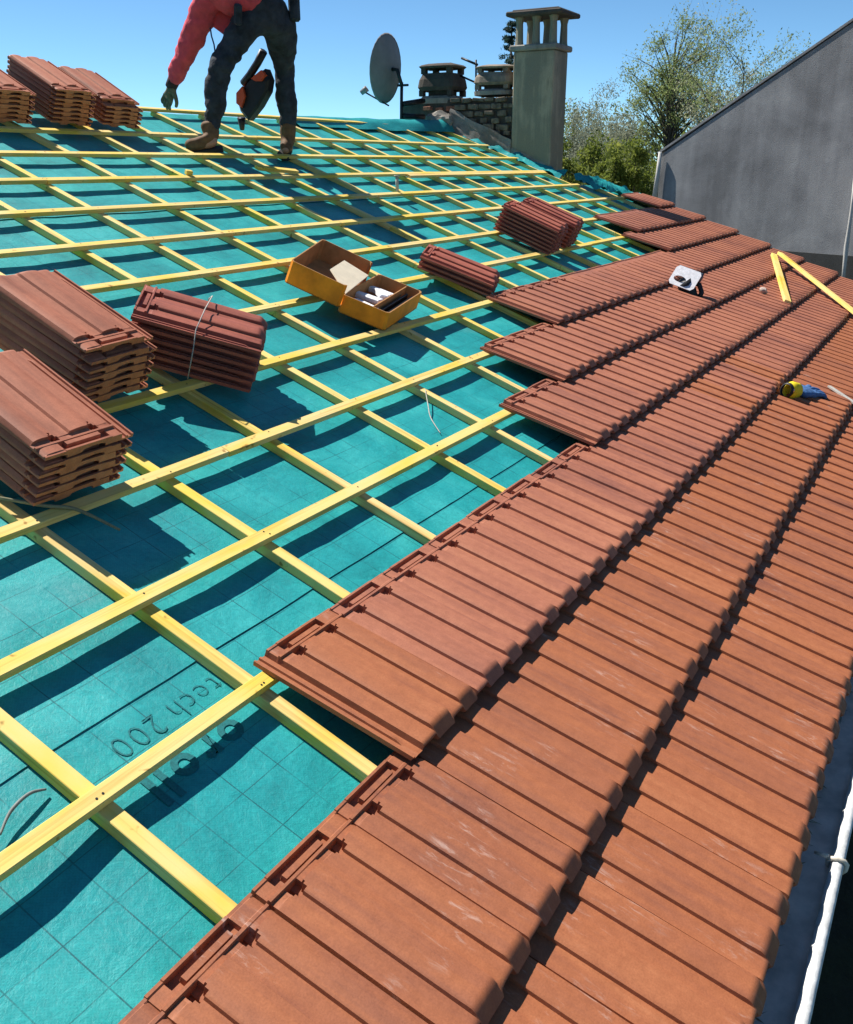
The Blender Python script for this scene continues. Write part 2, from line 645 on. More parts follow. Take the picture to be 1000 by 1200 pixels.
# counter battens: +u edges
CU = [-.46, 0.0, .46, .921, 1.378, 1.823, 2.285, 2.793, 3.208, 3.72, 4.222, 4.69, 5.16, 5.63, 6.09, 6.55, 7.02, 7.46, 7.95, 8.45, 8.93, 9.36, 9.80, 10.2]
CUW = .037


def sag(u, v):
    """underlay hangs a little between the counter battens"""
    k = 0
    while k < len(CU) - 1 and CU[k + 1] < u:
        k += 1
    if u < CU[0] or k >= len(CU) - 1:
        return 0
    t = (u - CU[k]) / (CU[k + 1] - CUW - CU[k])
    t = min(1, max(0, t))
    s = math.sin(math.pi * t) ** .8 if 0 < t < 1 else 0
    amp = (.009 if u < CU[3] else .0035) + .0035 * noise.noise(Vector((k * 3.1, v * 1.1, 0)))
    rip = .0035 * noise.noise(Vector((u * 5, v * 6, 2.0))) + .002 * noise.noise(Vector((u * 13, v * 4, 5.0)))
    return -s * amp + s * rip


def vr_right(v):
    return 9.46 if v > 3.02 else 10.22


def underlay(v0, v1, lift, u1):
    mb = MB()
    us = []
    u = UMIN
    while u < u1:
        us.append(u)
        u += .075 if u < 6 else .15
    us.append(u1)
    n = max(2, int((v1 - v0) / .07))
    for j in range(n + 1):
        v = v0 + (v1 - v0) * j / n
        for uu in us:
            e = lift * (1 - min(1, (j / n) * 8))
            mb.v.append((uu, v, MEM + sag(uu, v) + .0012 + e))
    w_ = len(us)
    for j in range(n):
        for i in range(w_ - 1):
            a = j * w_ + i
            mb.f.append((a, a + 1, a + w_ + 1, a + w_))
            mb.s.append(True)
            mb.mi.append(0)
    return mb.build('underlay_sheet', M['membrane'], RM, H)


underlay(EAVE + .02, .66, 0, 10.22)
sh2 = underlay(.519, 1.95, .0028, 10.22)
underlay(1.90, 3.03, .0045, 10.22)
sh4 = underlay(2.98, RIDGE + .02, .0045, 9.46)
# dark lap line: shadow at the upper sheet's edge, painted as a narrow band
lap = MB()
us = [UMIN + .05 * i for i in range(int((10.2 - UMIN) / .05))]
for uu in us:
    wob = .0015 * noise.noise(Vector((uu * 3, 0, 0)))
    zz = MEM + sag(uu, .519)
    lap.v += [(uu, .5182 + wob, zz + .0006), (uu, .5195 + wob, zz + .0040)]
for i in range(len(us) - 1):
    lap.f.append((2 * i, 2 * i + 2, 2 * i + 3, 2 * i + 1))
    lap.s.append(False)
    lap.mi.append(0)
lap.build('lap_edge_shadow', M['lap'], RM, sh2)

# loose underlay over the ridge and at the verge, beside the chimneys
fl = MB()
nu = 40
prof = [(RIDGE - .16, MEM + .012), (RIDGE - .08, MEM + .034), (RIDGE - .01, MEM + .055), (RIDGE + .04, MEM + .035), (RIDGE + .12, MEM - .03)]
for i in range(nu + 1):
    uu = 6.7 + (9.42 - 6.7) * i / nu
    for k, (vv, zz) in enumerate(prof):
        lift = .06 * max(0, (i / nu)) ** 1.5 + .012 * noise.noise(Vector((uu * 4, vv * 6, 9)))
        fl.v.append((uu, vv + .02 * noise.noise(Vector((uu * 2, k, 4))), zz + lift * (1 if k else .4)))
for i in range(nu):
    for k in range(4):
        a = i * 5 + k
        fl.f.append((a, a + 5, a + 6, a + 1))
        fl.s.append(True)
        fl.mi.append(0)
fl.build('ridge_underlay_flap', M['membrane'], RM, H)


def flap(pts, wid, name='underlay_flap'):
    """crumpled strip of underlay: pts centre line (u,v,w), wid width vector"""
    mb = MB()
    n = 26
    wid = Vector(wid)
    K = 6
    for i in range(n + 1):
        t = i / n * (len(pts) - 1)
        a = min(int(t), len(pts) - 2)
        p = Vector(pts[a]).lerp(Vector(pts[a + 1]), t - a)
        for k in range(K + 1):
            q = p + wid * (k / K - .5)
            nn = noise.noise(q * 9)
            mb.v.append(tuple(q + Vector((0, 0, .03 * nn + .02 * math.sin(k * 1.7 + i * .9)))))
    for i in range(n):
        for k in range(K):
            a = i * (K + 1) + k
            mb.f.append((a, a + 1, a + K + 2, a + K + 1))
            mb.s.append(True)
            mb.mi.append(0)
    return mb.build(name, M['membrane'], RM, H)


flap([(9.42, 4.35, -.02), (9.40, 3.7, .0), (9.42, 3.15, .02)], (.16, .0, .05))
flap([(9.55, 3.05, .02), (9.95, 2.85, .02), (10.22, 2.62, -.01)], (.08, .22, .05))
flap([(10.22, 3.0, -.02), (10.26, 2.4, -.01)], (.14, .0, .03))

# printed words on the underlay, seen upside down from here


def printed(txt, u, v, size, bold=0.0, gap=.2, parent=None):
    x0 = 0.0
    for chh in txt:
        if chh == ' ':
            x0 += size * .30
            continue
        cu = bpy.data.curves.new('letter', 'FONT')
        cu.body = chh
        cu.size = size
        cu.offset = bold
        cu.resolution_u = 3
        tmp = bpy.data.objects.new('letter_tmp', cu)
        COL.objects.link(tmp)
        dg = bpy.context.evaluated_depsgraph_get()
        me = bpy.data.meshes.new_from_object(tmp.evaluated_get(dg))
        bpy.data.objects.remove(tmp)
        bpy.data.curves.remove(cu)
        xa = min(q.co.x for q in me.vertices)
        xb = max(q.co.x for q in me.vertices)
        bm = bmesh.new()
        bm.from_mesh(me)
        bmesh.ops.remove_doubles(bm, verts=bm.verts, dist=1e-6)
        bmesh.ops.subdivide_edges(bm, edges=[e for e in bm.edges if e.calc_length() > .012], cuts=1)
        for q in bm.verts:
            uu, vv = u - (q.co.x - xa + x0), v - q.co.y
            q.co = (uu, vv, MEM + sag(uu, vv) + .0034)
        bmesh.ops.recalc_face_normals(bm, faces=bm.faces)
        bm.to_mesh(me)
        bm.free()
        me.materials.clear()
        me.materials.append(M['ink'])
        place(bpy.data.objects.new('letter', me), RM.copy(), parent)
        x0 += xb - xa + size * gap


sh1 = COL.objects['underlay_sheet']
printed('tech 200', 1.330, .466, .080, -.0018, .17, sh1)
printed('oroll', 1.270, .350, .110, .0030, .16, sh1)

# ------------------------------------------------------------------ battens
# jitter in skew measured from nothing but craft: each lath is laid by hand
for i, cu_ in enumerate(CU):
    v1 = 4.59 if cu_ < 9.4 else (2.9 if cu_ > 9.5 else 3.2)
    L = v1 - EAVE
    m = RM @ Matrix.Translation((cu_ - CUW / 2, (EAVE + v1) / 2, -.0205 - .015)) @ Matrix.Rotation(math.pi / 2 + rad(random.uniform(-.12, .12)), 4, 'Z')
    # laid in two lengths
    cut = random.uniform(-.3, .6)
    o = MB().box((cut / 2 - L / 4 + .0, 0, 0), (L / 2 + cut - .003, CUW, .0295), ch=.0015).build('counter_batten', M['wood'], m, H)
    o2 = MB().box((cut / 2 + L / 4, random.uniform(-.003, .003), 0), (L / 2 - cut - .003, CUW, .0295), ch=.0015).build('counter_batten', M['wood'], m, H)

BT = .020
for b in range(-1, 13):
    if b == -1:
        v = -.40
    elif b == 12:
        v = 4.60
    else:
        v = b * .37
    u1 = 10.2
    if b >= 8:
        u1 = 9.40
    if b == 9:
        u1 = 9.30
    cuts = [UMIN]
    uu = UMIN + random.uniform(1.6, 3.8)
    if b == 1:
        cuts += [3.7]
    elif b == 2:
        cuts += [4.4]
    elif b == 3:
        cuts += [2.05, 5.5]
    else:
        while uu < u1 - 1.5:
            k = min(range(len(CU)), key=lambda q: abs(CU[q] - CUW / 2 - uu))
            cuts.append(CU[k] - CUW / 2)
            uu += random.uniform(2.6, 4.0)
    cuts.append(u1)
    for a, c in zip(cuts[:-1], cuts[1:]):
        dv = random.uniform(-.002, .002)
        wd = .038 + random.uniform(-.0015, .0015)
        m = RM @ Matrix.Translation(((a + c) / 2, v - wd / 2 + dv, -BT / 2)) @ Matrix.Rotation(rad(random.uniform(-.06, .06)), 4, 'Z')
        MB().box((0, 0, 0), (c - a - .002, wd, BT), ch=.0015).build('batten', M['wood'], m, H)
# nail heads at the crossings
nh = MB()
rn = random.Random(9)
for b in range(1, 12):
    for cu_ in CU:
        if cu_ > 6.2:
            continue
        for q in range(rn.choice((1, 1, 2))):
            x, y = cu_ - CUW / 2 + rn.uniform(-.012, .012), b * .37 - .019 + rn.uniform(-.010, .010)
            P = [(x + .0028 * math.cos(k * 1.0472), y + .0028 * math.sin(k * 1.0472)) for k in range(6)]
            nh.add([(px_, py_, .0008) for px_, py_ in P], [(0, 1, 2, 3, 4, 5)])
tag(nh.build('nail_heads', M['dark_metal'], RM, H), kind='stuff')
# doubled length near the chimney
MB().box((0, 0, 0), (2.7, .036, BT), ch=.0015).build('batten', M['wood'], RM @ Matrix.Translation((7.9, 9 * .37 - .060, -BT / 2 + .001)), H)

# ------------------------------------------------------------------ tiles
TW, TL = .2464, .44


def tile_mesh(head=True, lod=0):
    """interlocking clay tile: x across, y from nose (0) to head, z up"""
    cols = [(-.045, -.0095, 1), (-.039, -.0095, 1), (-.0375, -.0155, 1), (-.0275, -.0155, 1), (-.026, -.0100, 1), (-.020, -.0100, 1), (-.0185, -.0155, 1), (-.006, -.0155, 1),
            (-.003, -.001, 0), (.004, 0, 0), (.0485, -.0005, 0), (.0500, .0085, 0), (.0535, .0108, 0), (.068, .0132, 0), (.085, .0142, 0), (.102, .0130, 0), (.121, .0102, 0), (.1255, .0022, 0),
            (.140, .0003, 0), (.1715, -.0005, 0), (.1730, .0085, 0), (.1765, .0108, 0), (.191, .0132, 0), (.207, .0142, 0), (.222, .0128, 0), (.232, .0090, 0), (.2382, -.0010, 0), (.2400, -.0050, 0)]
    if lod:
        cols = [c for c in cols if c[0] not in (-.0375, -.0275, -.026, -.020, .004, .068, .102, .191, .140)]
        cols = [(x, z * .70 if z > 0 else z, f) for x, z, f in cols]
    cols = [(x, z * .86 if z > 0 else z, f) for x, z, f in cols]
    rows = [0, .0020, .006, .011, .016, .0190, .0220, .0255, .029, .033, .046, .062, .078, .20, .33]
    if lod:
        rows = [0, .006, .018, .029, .075, .20]
    if head and not lod:
        rows += [.3685, .3700, .3775, .3785, .3825, .384, .3945, .396, .398, .404, .406, .4075, .4195, .421, .432, .434, .44]
    elif head:
        rows += [.375, .385, .425, .432, .44]
    else:
        rows += [.40, .44]

    def hz(x, zc, fl, y):
        z = zc
        if not fl:
            lobe = min(1, max(0, zc / .0088))
            z = zc + .0045 * lobe * max(0, 1 - y / .075) ** 2      # the ribs swell towards the nose
            yy = .033 - y
            if yy > 0:                                             # each rib ends in a sloping rounded nose
                z -= lobe * (yy * yy / .030 if yy < .016 else .00853 + (yy - .016) * 1.10)
            if y < .010:
                z -= (1 - lobe) * .0045 * (1 - y / .010) ** 2
            inner = .030 < x < .178
            if head and lod:
                if y > .376:
                    z = -.003 if y < .43 else .002
            elif head:
                if y > .383:
                    z = zc * .35 - .001
                if .397 < y < .405:
                    z = .0042                       # thin cross rib
                if .4055 < y < .433 and inner:
                    z = -.0095                      # recess behind the lip
                if .407 < y < .420 and .052 < x < .160:
                    z = .0036                       # lettered bar
                if y >= .4335:
                    z = .0036 if inner else .0012    # lip
                if .3695 < y < .3952 and (abs(x - .0500) < .0150 or abs(x - .1730) < .0150):
                    z = -.0172                      # pits at the head of each step
                if .3695 < y < .3780 and (abs(x - .0500) > .0095 and abs(x - .0500) < .0150 or abs(x - .1730) > .0095 and abs(x - .1730) < .0150):
                    z = zc
        else:
            if y < .004:
                z = -.0160
            if y < .055 and zc > -.012:
                z = -.0150 if x > -.03 else zc
        return z
    # bring extra columns so the pits have crisp walls
    if head and not lod:
        extra = []
        for xc in (.050, .173):
            for dx in (-.0153, -.0147, -.0098, -.0092, .0092, .0098, .0147, .0153):
                x = xc + dx
                # interpolate profile
                for a, b in zip(cols[:-1], cols[1:]):
                    if a[0] <= x <= b[0]:
                        t = (x - a[0]) / (b[0] - a[0])
                        extra.append((x, a[1] + (b[1] - a[1]) * t, 0))
                        break
            for x in (.0295, .0305, .0515, .0525, .1595, .1605, .1775, .1785):
                for a, b in zip(cols[:-1], cols[1:]):
                    if a[0] <= x <= b[0] and all(abs(x - q[0]) > .0004 for q in cols + extra):
                        t = (x - a[0]) / (b[0] - a[0])
                        extra.append((x, a[1] + (b[1] - a[1]) * t, 0))
                        break
        cols = sorted(set(cols + extra))
    nx, ny = len(cols), len(rows)
    mb = MB()
    for y in rows:
        for (x, zc, fl) in cols:
            lb_ = 0 if fl else min(1, max(0, zc / .0088))
            mb.v.append((x, y + (.005 - .010 * lb_) * max(0, 1 - y / .06), hz(x, zc, fl, y)))

    def bz(x, zc, fl):
        if fl:
            return -.021
        if x > .195:
            return -.0082
        return zc - .0200
    base = len(mb.v)
    by = [.0, TL]
    for y in by:
        for (x, zc, fl) in cols:
            z = bz(x, zc, fl)
            lb_ = 0 if fl else min(1, max(0, zc / .0088))
            mb.v.append((x, y + (.009 - .010 * lb_ if y == 0 else 0), min(z, min(-.0152 + zc, hz(x, zc, fl, 0) - .007) if y == 0 and not fl else z)))
    for j in range(ny - 1):
        for i in range(nx - 1):
            a = j * nx + i
            mb.f.append((a, a + 1, a + nx + 1, a + nx))
    ends = []
    for i in range(nx - 1):
        a = base + i
        mb.f.append((a + nx, a + nx + 1, a + 1, a))          # underside
        ends += [len(mb.f), len(mb.f) + 1]
        mb.f.append((base + i, base + i + 1, i + 1, i))      # nose face
        t = (ny - 1) * nx + i
        mb.f.append((t, t + 1, base + nx + i + 1, base + nx + i))
    L = [j * nx for j in range(ny)]
    Rr = [j * nx + nx - 1 for j in range(ny)]
    mb.f.append(tuple(L) + (base + nx, base))
    mb.f.append(tuple(reversed(Rr)) + (base + nx - 1, base + 2 * nx - 1))
    mb.s = [False] * len(mb.f)
    mb.mi = [0] * len(mb.f)
    for q in ends:
        mb.mi[q] = 1
    return mb


def finish_tile(mb, mat):
    me = mb.mesh('roof_tile', [M[mat], M['raw_clay' if mat == 'tile_stack' else mat]])
    # smooth shading by angle keeps the steps crisp
    for p in me.polygons:
        p.use_smooth = True
    me.update()
    bm = bmesh.new()
    bm.from_mesh(me)
    for e in bm.edges:
        if len(e.link_faces) == 2:
            e.smooth = e.calc_face_angle(0) < rad(28)
    bmesh.ops.recalc_face_normals(bm, faces=bm.faces)
    bm.to_mesh(me)
    bm.free()
    return me


TM = {}
for mt in ('tile', 'tile_scuffed'):
    for hd in (True, False):
        for lod in (0, 1):
            TM[mt, hd, lod] = finish_tile(tile_mesh(hd, lod), mt)
TM['stack'] = finish_tile(tile_mesh(True, 0), 'tile_stack')
TM['stack_dark'] = finish_tile(tile_mesh(True, 0), 'tile_dark')

NOSE = {-1: -.812, 0: -.423, 1: -.038, 2: .330, 3: .692, 4: 1.055, 5: 1.42, 6: 1.79, 7: 2.16}
START = {-1: .44, 0: .20, 1: 1.428, 2: 3.40, 3: 3.95, 4: 4.53, 5: 7.72, 6: 8.05, 7: 9.72}
U0 = 1.428
for b in range(-1, 8):
    n0 = math.floor((START[b] - U0) / TW + .5)
    n = n0
    while True:
        u = U0 + n * TW
        if u + TW > UMAX + .04:
            break
        covered = (b + 1 in START) and b < 7 and u >= math.floor((START[b + 1] - U0) / TW + .5) * TW + U0 - .05
        lod = 1 if u > 5.6 else 0
        mat = 'tile_scuffed' if b <= 0 or (b == 1 and random.random() < .15) else 'tile'
        rs = random.Random(b * 1000 + n)
        tilt = math.atan2(.0430, .44)
        m = RM @ Matrix.Translation((u + rs.uniform(-.0012, .0012), NOSE[b] + rs.uniform(-.0022, .0022), .0620 + rs.uniform(-.0008, .0012)))
        m = m @ Matrix.Rotation(rad(rs.uniform(-.25, .25)), 4, 'Z') @ Matrix.Rotation(-tilt, 4, 'X') @ Matrix.Rotation(rad(rs.uniform(-.25, .25)), 4, 'Y')
        inst('roof_tile', TM[mat, not covered, lod], m, H)
        n += 1

# lowest course is propped on a dark eaves board
MB().box((0, 0, 0), (UMAX - UMIN, .03, .075)).build('eaves_board', M['sooty'], RM @ Matrix.Translation(((UMIN + UMAX) / 2, EAVE + .035, -.025)), H)

# ------------------------------------------------------------------ gutter
gt = MB()
gu = [UMIN + i * .2 for i in range(int((UMAX + .1 - UMIN) / .2) + 1)]
ng = 10
gc = roofp(0, -.856, -.060)
for uu in gu:
    for k in range(ng + 1):
        a = math.pi + math.pi * k / ng
        for r_ in (.060,):
            gt.v.append((uu, gc.y + r_ * math.cos(a), gc.z + .026 + .020 * math.copysign(abs(math.sin(a)) ** .6, math.sin(a))))
for i in range(len(gu) - 1):
    for k in range(ng):
        a = i * (ng + 1) + k
        gt.f.append((a, a + ng + 1, a + ng + 2, a + 1))
        gt.s.append(True)
        gt.mi.append(0)
# wide flat apron between tiles and front edge
GT = gt.build('gutter', M['zinc'], None, H)
bd_ = MB()
pts = []
rr = []
for i in range(240):
    uu = UMIN + i * .05
    pts.append((uu, gc.y - .066 + .0005 * noise.noise(Vector((uu * 3, 1, 0))), gc.z + .026 + .0012 * noise.noise(Vector((uu * 4, 7, 0)))))
    rr.append(.0155 + .0008 * noise.noise(Vector((uu * 9, 3, 3))))
bd_.tube(pts, rr, 10)
bd_.build('gutter_bead', M['white_pvc'], None, GT)
for uu in (1.95, 4.3, 6.7, 9.1):
    cl = MB()
    arc = []
    for k in range(9):
        a = rad(-60 + 300 * k / 8)
        arc.append((uu + .004 * math.sin(k), gc.y - .066 - .021 * math.cos(a), gc.z + .026 + .021 * math.sin(a)))
    cl.tube(arc, .0058, 6)
    cl.tube([(uu, gc.y - .045, gc.z + .042), (uu + .008, gc.y - .015, gc.z + .035)], [.006, .004], 6)
    cl.build('bead_clip', M['beige'], None, GT)
# leaf litter caught in the gutter
lt = MB()
for i in range(420):
    uu = random.uniform(.9, 5.5)
    c = Vector((uu, gc.y + random.uniform(.005, .055), gc.z + .012 + random.uniform(-.005, .02)))
    d = Vector((random.uniform(-1, 1), random.uniform(-1, 1), random.uniform(-.3, .5))).normalized() * random.uniform(.008, .03)
    e = Vector((-d.y, d.x, random.uniform(-.01, .01))).normalized() * .0022
    lt.add([c - d, c + e, c + d, c - e], [(0, 1, 2, 3)])
for i in range(1500):
    uu = random.uniform(.8, 7)
    c = Vector((uu, gc.y + .058 + random.gauss(0, .007), gc.z + .004 + random.uniform(-.012, .016)))
    d = Vector((random.uniform(-1, 1), random.uniform(-1, 1), random.uniform(-.5, .8))).normalized() * random.uniform(.004, .014)
    e = Vector((-d.y, d.x, random.uniform(-.01, .01))).normalized() * random.uniform(.002, .006)
    lt.add([c - d, c + e, c + d, c - e], [(0, 1, 2, 3)], mi=1)
tag(lt.build('gutter_litter', [M['straw'], M['moss']], None, H), kind='stuff')

# ------------------------------------------------------------------ chimneys
CX = 9.47
ZR = lambda y: y * math.tan(PITCH) - .05       # roof level at world y
CH = MB()
CH.box((0, 0, 0), (.36, .45, 1.6), ch=.012).v
CHM = CH.build('chimney', M['chimney'], Matrix.Translation((CX + .18, 3.355, 2.27 - .8)), H)
MB().box((0, 0, 0), (.43, .52, .055), ch=.012).build('chimney_crown', M['mortar'], Matrix.Translation((CX + .18, 3.355, 2.297)), CHM)
for ix, iy in ((0, 0), (0, .5), (0, 1), (1, 0), (1, .5), (1, 1)):
    p = MB()
    p.tube([(0, 0, 0), (0, 0, .04), (0, 0, .20), (0, 0, .26)], [.046, .040, .034, .050], 6, smooth=False)
    p.build('chimney_pillar', M['chimney'], Matrix.Translation((CX + .045 + .27 * ix, 3.355 - .185 + .37 * iy, 2.322)), CHM)
MB().box((0, 0, 0), (.52, .60, .045), ch=.012).box((0, 0, .03), (.42, .5, .02), ch=.008).build('chimney_cap', M['sooty'], Matrix.Translation((CX + .17, 3.34, 2.60)), CHM)
# mortar skirt where the shaft meets the slope
sk = MB()
for (ya, yb2, off, h1) in ((3.08, 3.62, .035, .12), (3.58, 4.30, .06, .24)):
    A = [(CX - off, ya, ZR(ya) - .02), (CX - off, yb2, ZR(yb2) - .02), (CX - .004, yb2, ZR(yb2) + h1), (CX - .004, ya, ZR(ya) + h1 * .75), (CX + .1, ya, ZR(ya) - .03), (CX + .1, yb2, ZR(yb2) - .03)]
    sk.add(A, [(0, 3, 2, 1), (0, 4, 3), (1, 2, 5), (3, 4, 5, 2), (0, 1, 5, 4)])
sko = sk.build('mortar_skirt', M['mortar'], None, CHM)
bmr = bmesh.new()
bmr.from_mesh(sko.data)
bmesh.ops.subdivide_edges(bmr, edges=bmr.edges, cuts=7, use_grid_fill=True)
for q in bmr.verts:
    q.co += noise.noise_vector(q.co * 9) * .022 + noise.noise_vector(q.co * 30) * .008
bmr.to_mesh(sko.data)
bmr.free()
# low masonry wall behind, of coursed stones
BW = MB()
BW.box((0, 0, 0), (.34, 1.35, 1.3)).v
bwm = BW.build('masonry_base', M['sooty'], Matrix.Translation((CX + .22, 4.27, 1.20)), H)
bm1 = [MB().box((0, 0, 0), (.05, .125, .052), ch=.006).mesh('brick', M['brick_grey']), MB().box((0, 0, 0), (.05, .125, .052), ch=.006).mesh('brick', M['brick'])]
rb = random.Random(5)
for r_ in range(6):
    z = 1.50 + r_ * .066
    for k in range(10):
        y = 3.64 + k * .138 + (.069 if r_ % 2 else 0)
        if y > 4.93 or z < ZR(y) + .10 or (y > 4.27 and z > 1.80):
            continue
        m = Matrix.Translation((CX + .040 + rb.uniform(-.022, .016), y + rb.uniform(-.012, .012), z + rb.uniform(-.006, .006))) @ Euler((rb.uniform(-.09, .09), rb.uniform(-.1, .1), rb.uniform(-.10, .10))).to_matrix().to_4x4() @ Matrix.Diagonal((1, rb.uniform(.55, 1.15), rb.uniform(.6, 1.2), 1))
        inst('brick', bm1[1 if (y > 4.2 and rb.random() < .6) else 0], m, bwm)
# rubble lump at the ridge
rk = MB()
bmr = bmesh.new()
bmesh.ops.create_icosphere(bmr, subdivisions=3, radius=1)
for q in bmr.verts:
    n_ = 1 + .35 * noise.noise(q.co * 2.2) + .15 * noise.noise(q.co * 6)
    q.co = Vector((q.co.x * .10, q.co.y * .17, q.co.z * .11)) * n_
bmr.verts.index_update()
rk.add([q.co for q in bmr.verts], [[q.index for q in f.verts] for f in bmr.faces], False)
rk.build('rubble_mortar', M['mortar'], Matrix.Translation((CX - .06, 4.42, 1.62)), bwm)
bmr.free()


def pot(y, z0, w, d, h, mat, slabmat, x):
    """chimney pot: flared base slab, waisted body, gap on stub legs, domed cap"""
    base = MB()
    # tapered body from two prisms
    def frust(m_, z_a, wa, da, z_b, wb, db):
        n = 20
        V = []
        for (zz, ww, dd) in ((z_a, wa, da), (z_b, wb, db)):
            for k in range(n):
                a_ = 2 * math.pi * k / n
                ca, sa = math.cos(a_), math.sin(a_)
                V.append((dd / 2 * math.copysign(abs(ca) ** .55, ca), ww / 2 * math.copysign(abs(sa) ** .55, sa), zz + .006 * noise.noise(Vector((ca * 2, sa * 2, zz * 9 + y)))))
        m_.add(V, [tuple(range(n))[::-1], tuple(range(n, 2 * n))] + [(k, (k + 1) % n, n + (k + 1) % n, n + k) for k in range(n)])
    frust(base, 0, w * 1.04, d * 1.04, h * .13, w * 1.06, d * 1.06)
    frust(base, h * .13, w * .98, d * .98, h * .20, w * .86, d * .86)
    o = base.build('chimney_pot', M[slabmat], Matrix.Translation((x, y, z0)), H)
    mid = MB()
    frust(mid, h * .33, w * .98, d * .98, h * .42, w * 1.08, d * 1.08)
    frust(mid, h * .42, w * 1.08, d * 1.08, h * .60, w * 1.02, d * 1.02)
    frust(mid, h * .60, w * 1.02, d * 1.02, h * .76, w * .86, d * .86)
    mid.build('pot_band', M[mat], Matrix.Translation((x, y, z0)), o)
    core = MB()
    frust(core, h * .20, w * .62, d * .62, h * .34, w * .62, d * .62)
    core.build('pot_core', M['sooty'], Matrix.Translation((x, y, z0)), o)
    for sx in (-1, 1):
        for sy in (-1, 1):
            MB().box((sx * d * .32, sy * w * .34, h * .82), (d * .14, w * .12, h * .14)).build('pot_leg', M[mat], Matrix.Translation((x, y, z0)), o)
            MB().box((sx * d * .36, sy * w * .38, h * .27), (d * .14, w * .12, h * .15)).build('pot_leg', M[mat], Matrix.Translation((x, y, z0)), o)
    cp = MB()
    frust(cp, h * .885, w * .96, d * .96, h * .93, w * 1.04, d * 1.04)
    frust(cp, h * .93, w * 1.04, d * 1.04, h * .97, w * .92, d * .92)
    frust(cp, h * .97, w * .92, d * .92, h * 1.01, w * .60, d * .60)
    cp.build('pot_cap', M['sooty' if mat == 'sooty' else mat], Matrix.Translation((x, y, z0)), o)
    return o


pot(4.54, 1.815, .46, .40, .40, 'sooty', 'mortar', CX + .24)
pot(3.86, 1.880, .44, .40, .29, 'clay_pot', 'mortar', CX + .24)

# ------------------------------------------------------------------ satellite dish and aerial
DC = onX(457, 81, 9.1)
DSH = empty('satellite_dish', Matrix.Translation(onX(470, 148, 9.1)), 'grey satellite dish on a dark mast left of the sooty chimney pot', 'satellite dish')
dn = Vector((-.06, .95, .10)).normalized()
rot = dn.to_track_quat('Z', 'Y').to_matrix().to_4x4()
RD = .335
ds = MB()
pr_ = [(RD * t, .075 * t * t - .02) for t in (0.001, .25, .5, .75, .92, 1.0)]
ds.lathe(pr_, n=28)
ds.lathe([(RD, .055), (RD + .006, .050), (RD - .01, .040)], n=28)
ds.lathe([(r_, z - .006) for r_, z in pr_], n=28)
ds.build('reflector', M['dish'], Matrix.Translation(DC) @ rot, DSH)
mp_ = MB()
pm = onX(471, 100, 9.12)
pb = onX(470, 150, 9.12)
mp_.tube([pm + Vector((0, 0, .03)), pb - Vector((0, 0, .15))], .017, 8)
back = DC - dn * .03
mp_.tube([back, back - dn * .06, pm], .02, 8)
mp_.tube([pm + Vector((0, .05, .0)), pm + Vector((0, -.08, .0))], .012, 6)
mp_.build('mast', M['dark_metal'], None, DSH)
arm = MB()
lnb = onX(426, 107, 9.0)
low = onX(456, 124, 9.08)
arm.tube([low, lnb], .008, 6)
arm.build('feed_arm', M['dark_metal'], None, DSH)
ln = MB()
dl = (DC - lnb).normalized()
ln.tube([lnb - dl * .03, lnb + dl * .02, lnb + dl * .05], [.026, .03, .034], 10)
ln.build('feed_horn', M['dish'], None, DSH)
bk = MB()
for (a, b) in (((473, 122), (497, 118)), ((473, 136), (497, 137))):
    bk.tube([onX(*a, 9.12), onX(*b, 9.4)], .028, 6)
bk.build('wall_bracket', M['dark_metal'], None, DSH)

AE = empty('aerial', Matrix.Translation(onX(556, 95, 9.7)), 'thin old aerial rods sticking out beside the square chimney pot', 'aerial')
ae = MB()
ae.tube([onX(541, 68, 9.72), onX(560, 76, 9.72)], .012, 6)
ae.build('rod', M['dark_metal'], None, AE)
ae = MB()
ae.tube([onX(538, 88, 9.72), onX(558, 97, 9.72)], .010, 6)
ae.build('rod', M['dark_metal'], None, AE)
ae = MB()
ae.tube([onX(558, 70, 9.72), onX(558, 112, 9.72)], .010, 6)
ae.build('pole', M['dark_metal'], None, AE)

# ------------------------------------------------------------------ neighbour's gable wall
WX = 13.0
P0 = onX(775, 181, WX)
WN = Vector((-.93, .37, 0)).normalized()             # the wall is not quite square to the roof
WD = Vector((WN.y, -WN.x, 0)) * -1.0                  # along the wall, away from its left end
if WD.y > 0:
    WD = -WD
WMX = Matrix(((WD.x, -WN.x, 0, P0.x), (WD.y, -WN.y, 0, P0.y), (0, 0, 1, 0), (0, 0, 0, 1)))


def on_wall(px, py):
    d = ray(px, py)
    t = (Vector((P0.x, P0.y, 0)) - CAM).dot(WN) / d.dot(WN)
    q = CAM + d * t
    return WMX.inverted() @ q


Q1 = on_wall(1000, 26)
sl_ = (Q1.z - P0.z) / Q1.x
NB = empty('neighbour_house', Matrix.Translation((P0.x, P0.y, GZ)), 'grey cement rendered gable wall of the house next door with a sloping top edge', 'house')
xr = Q1.x + 1.4
zr_ = P0.z + sl_ * xr
poly = [(0, GZ), (0, P0.z), (xr, zr_), (2 * xr, P0.z), (2 * xr, GZ)]
wl = MB()
V = [Vector((a, 0, b)) for a, b in poly] + [Vector((a, .3, b)) for a, b in poly]
wl.add(V, [(0, 1, 2, 3, 4)[::-1], (9, 8, 7, 6, 5)[::-1]] + [(i, (i + 1) % 5, (i + 1) % 5 + 5, i + 5) for i in range(5)])
wl.build('gable_wall', M['wall'], WMX, NB)
zb_ = on_wall(960, 297).z
MB().box((xr, -.012, zb_ - 1.65), (2 * xr - .02, .02, 3.3)).build('wall_base_shade', M['wall_shaded'], WMX, NB)  # shade along the wall's foot, put in as a dark sheet
cp = MB()
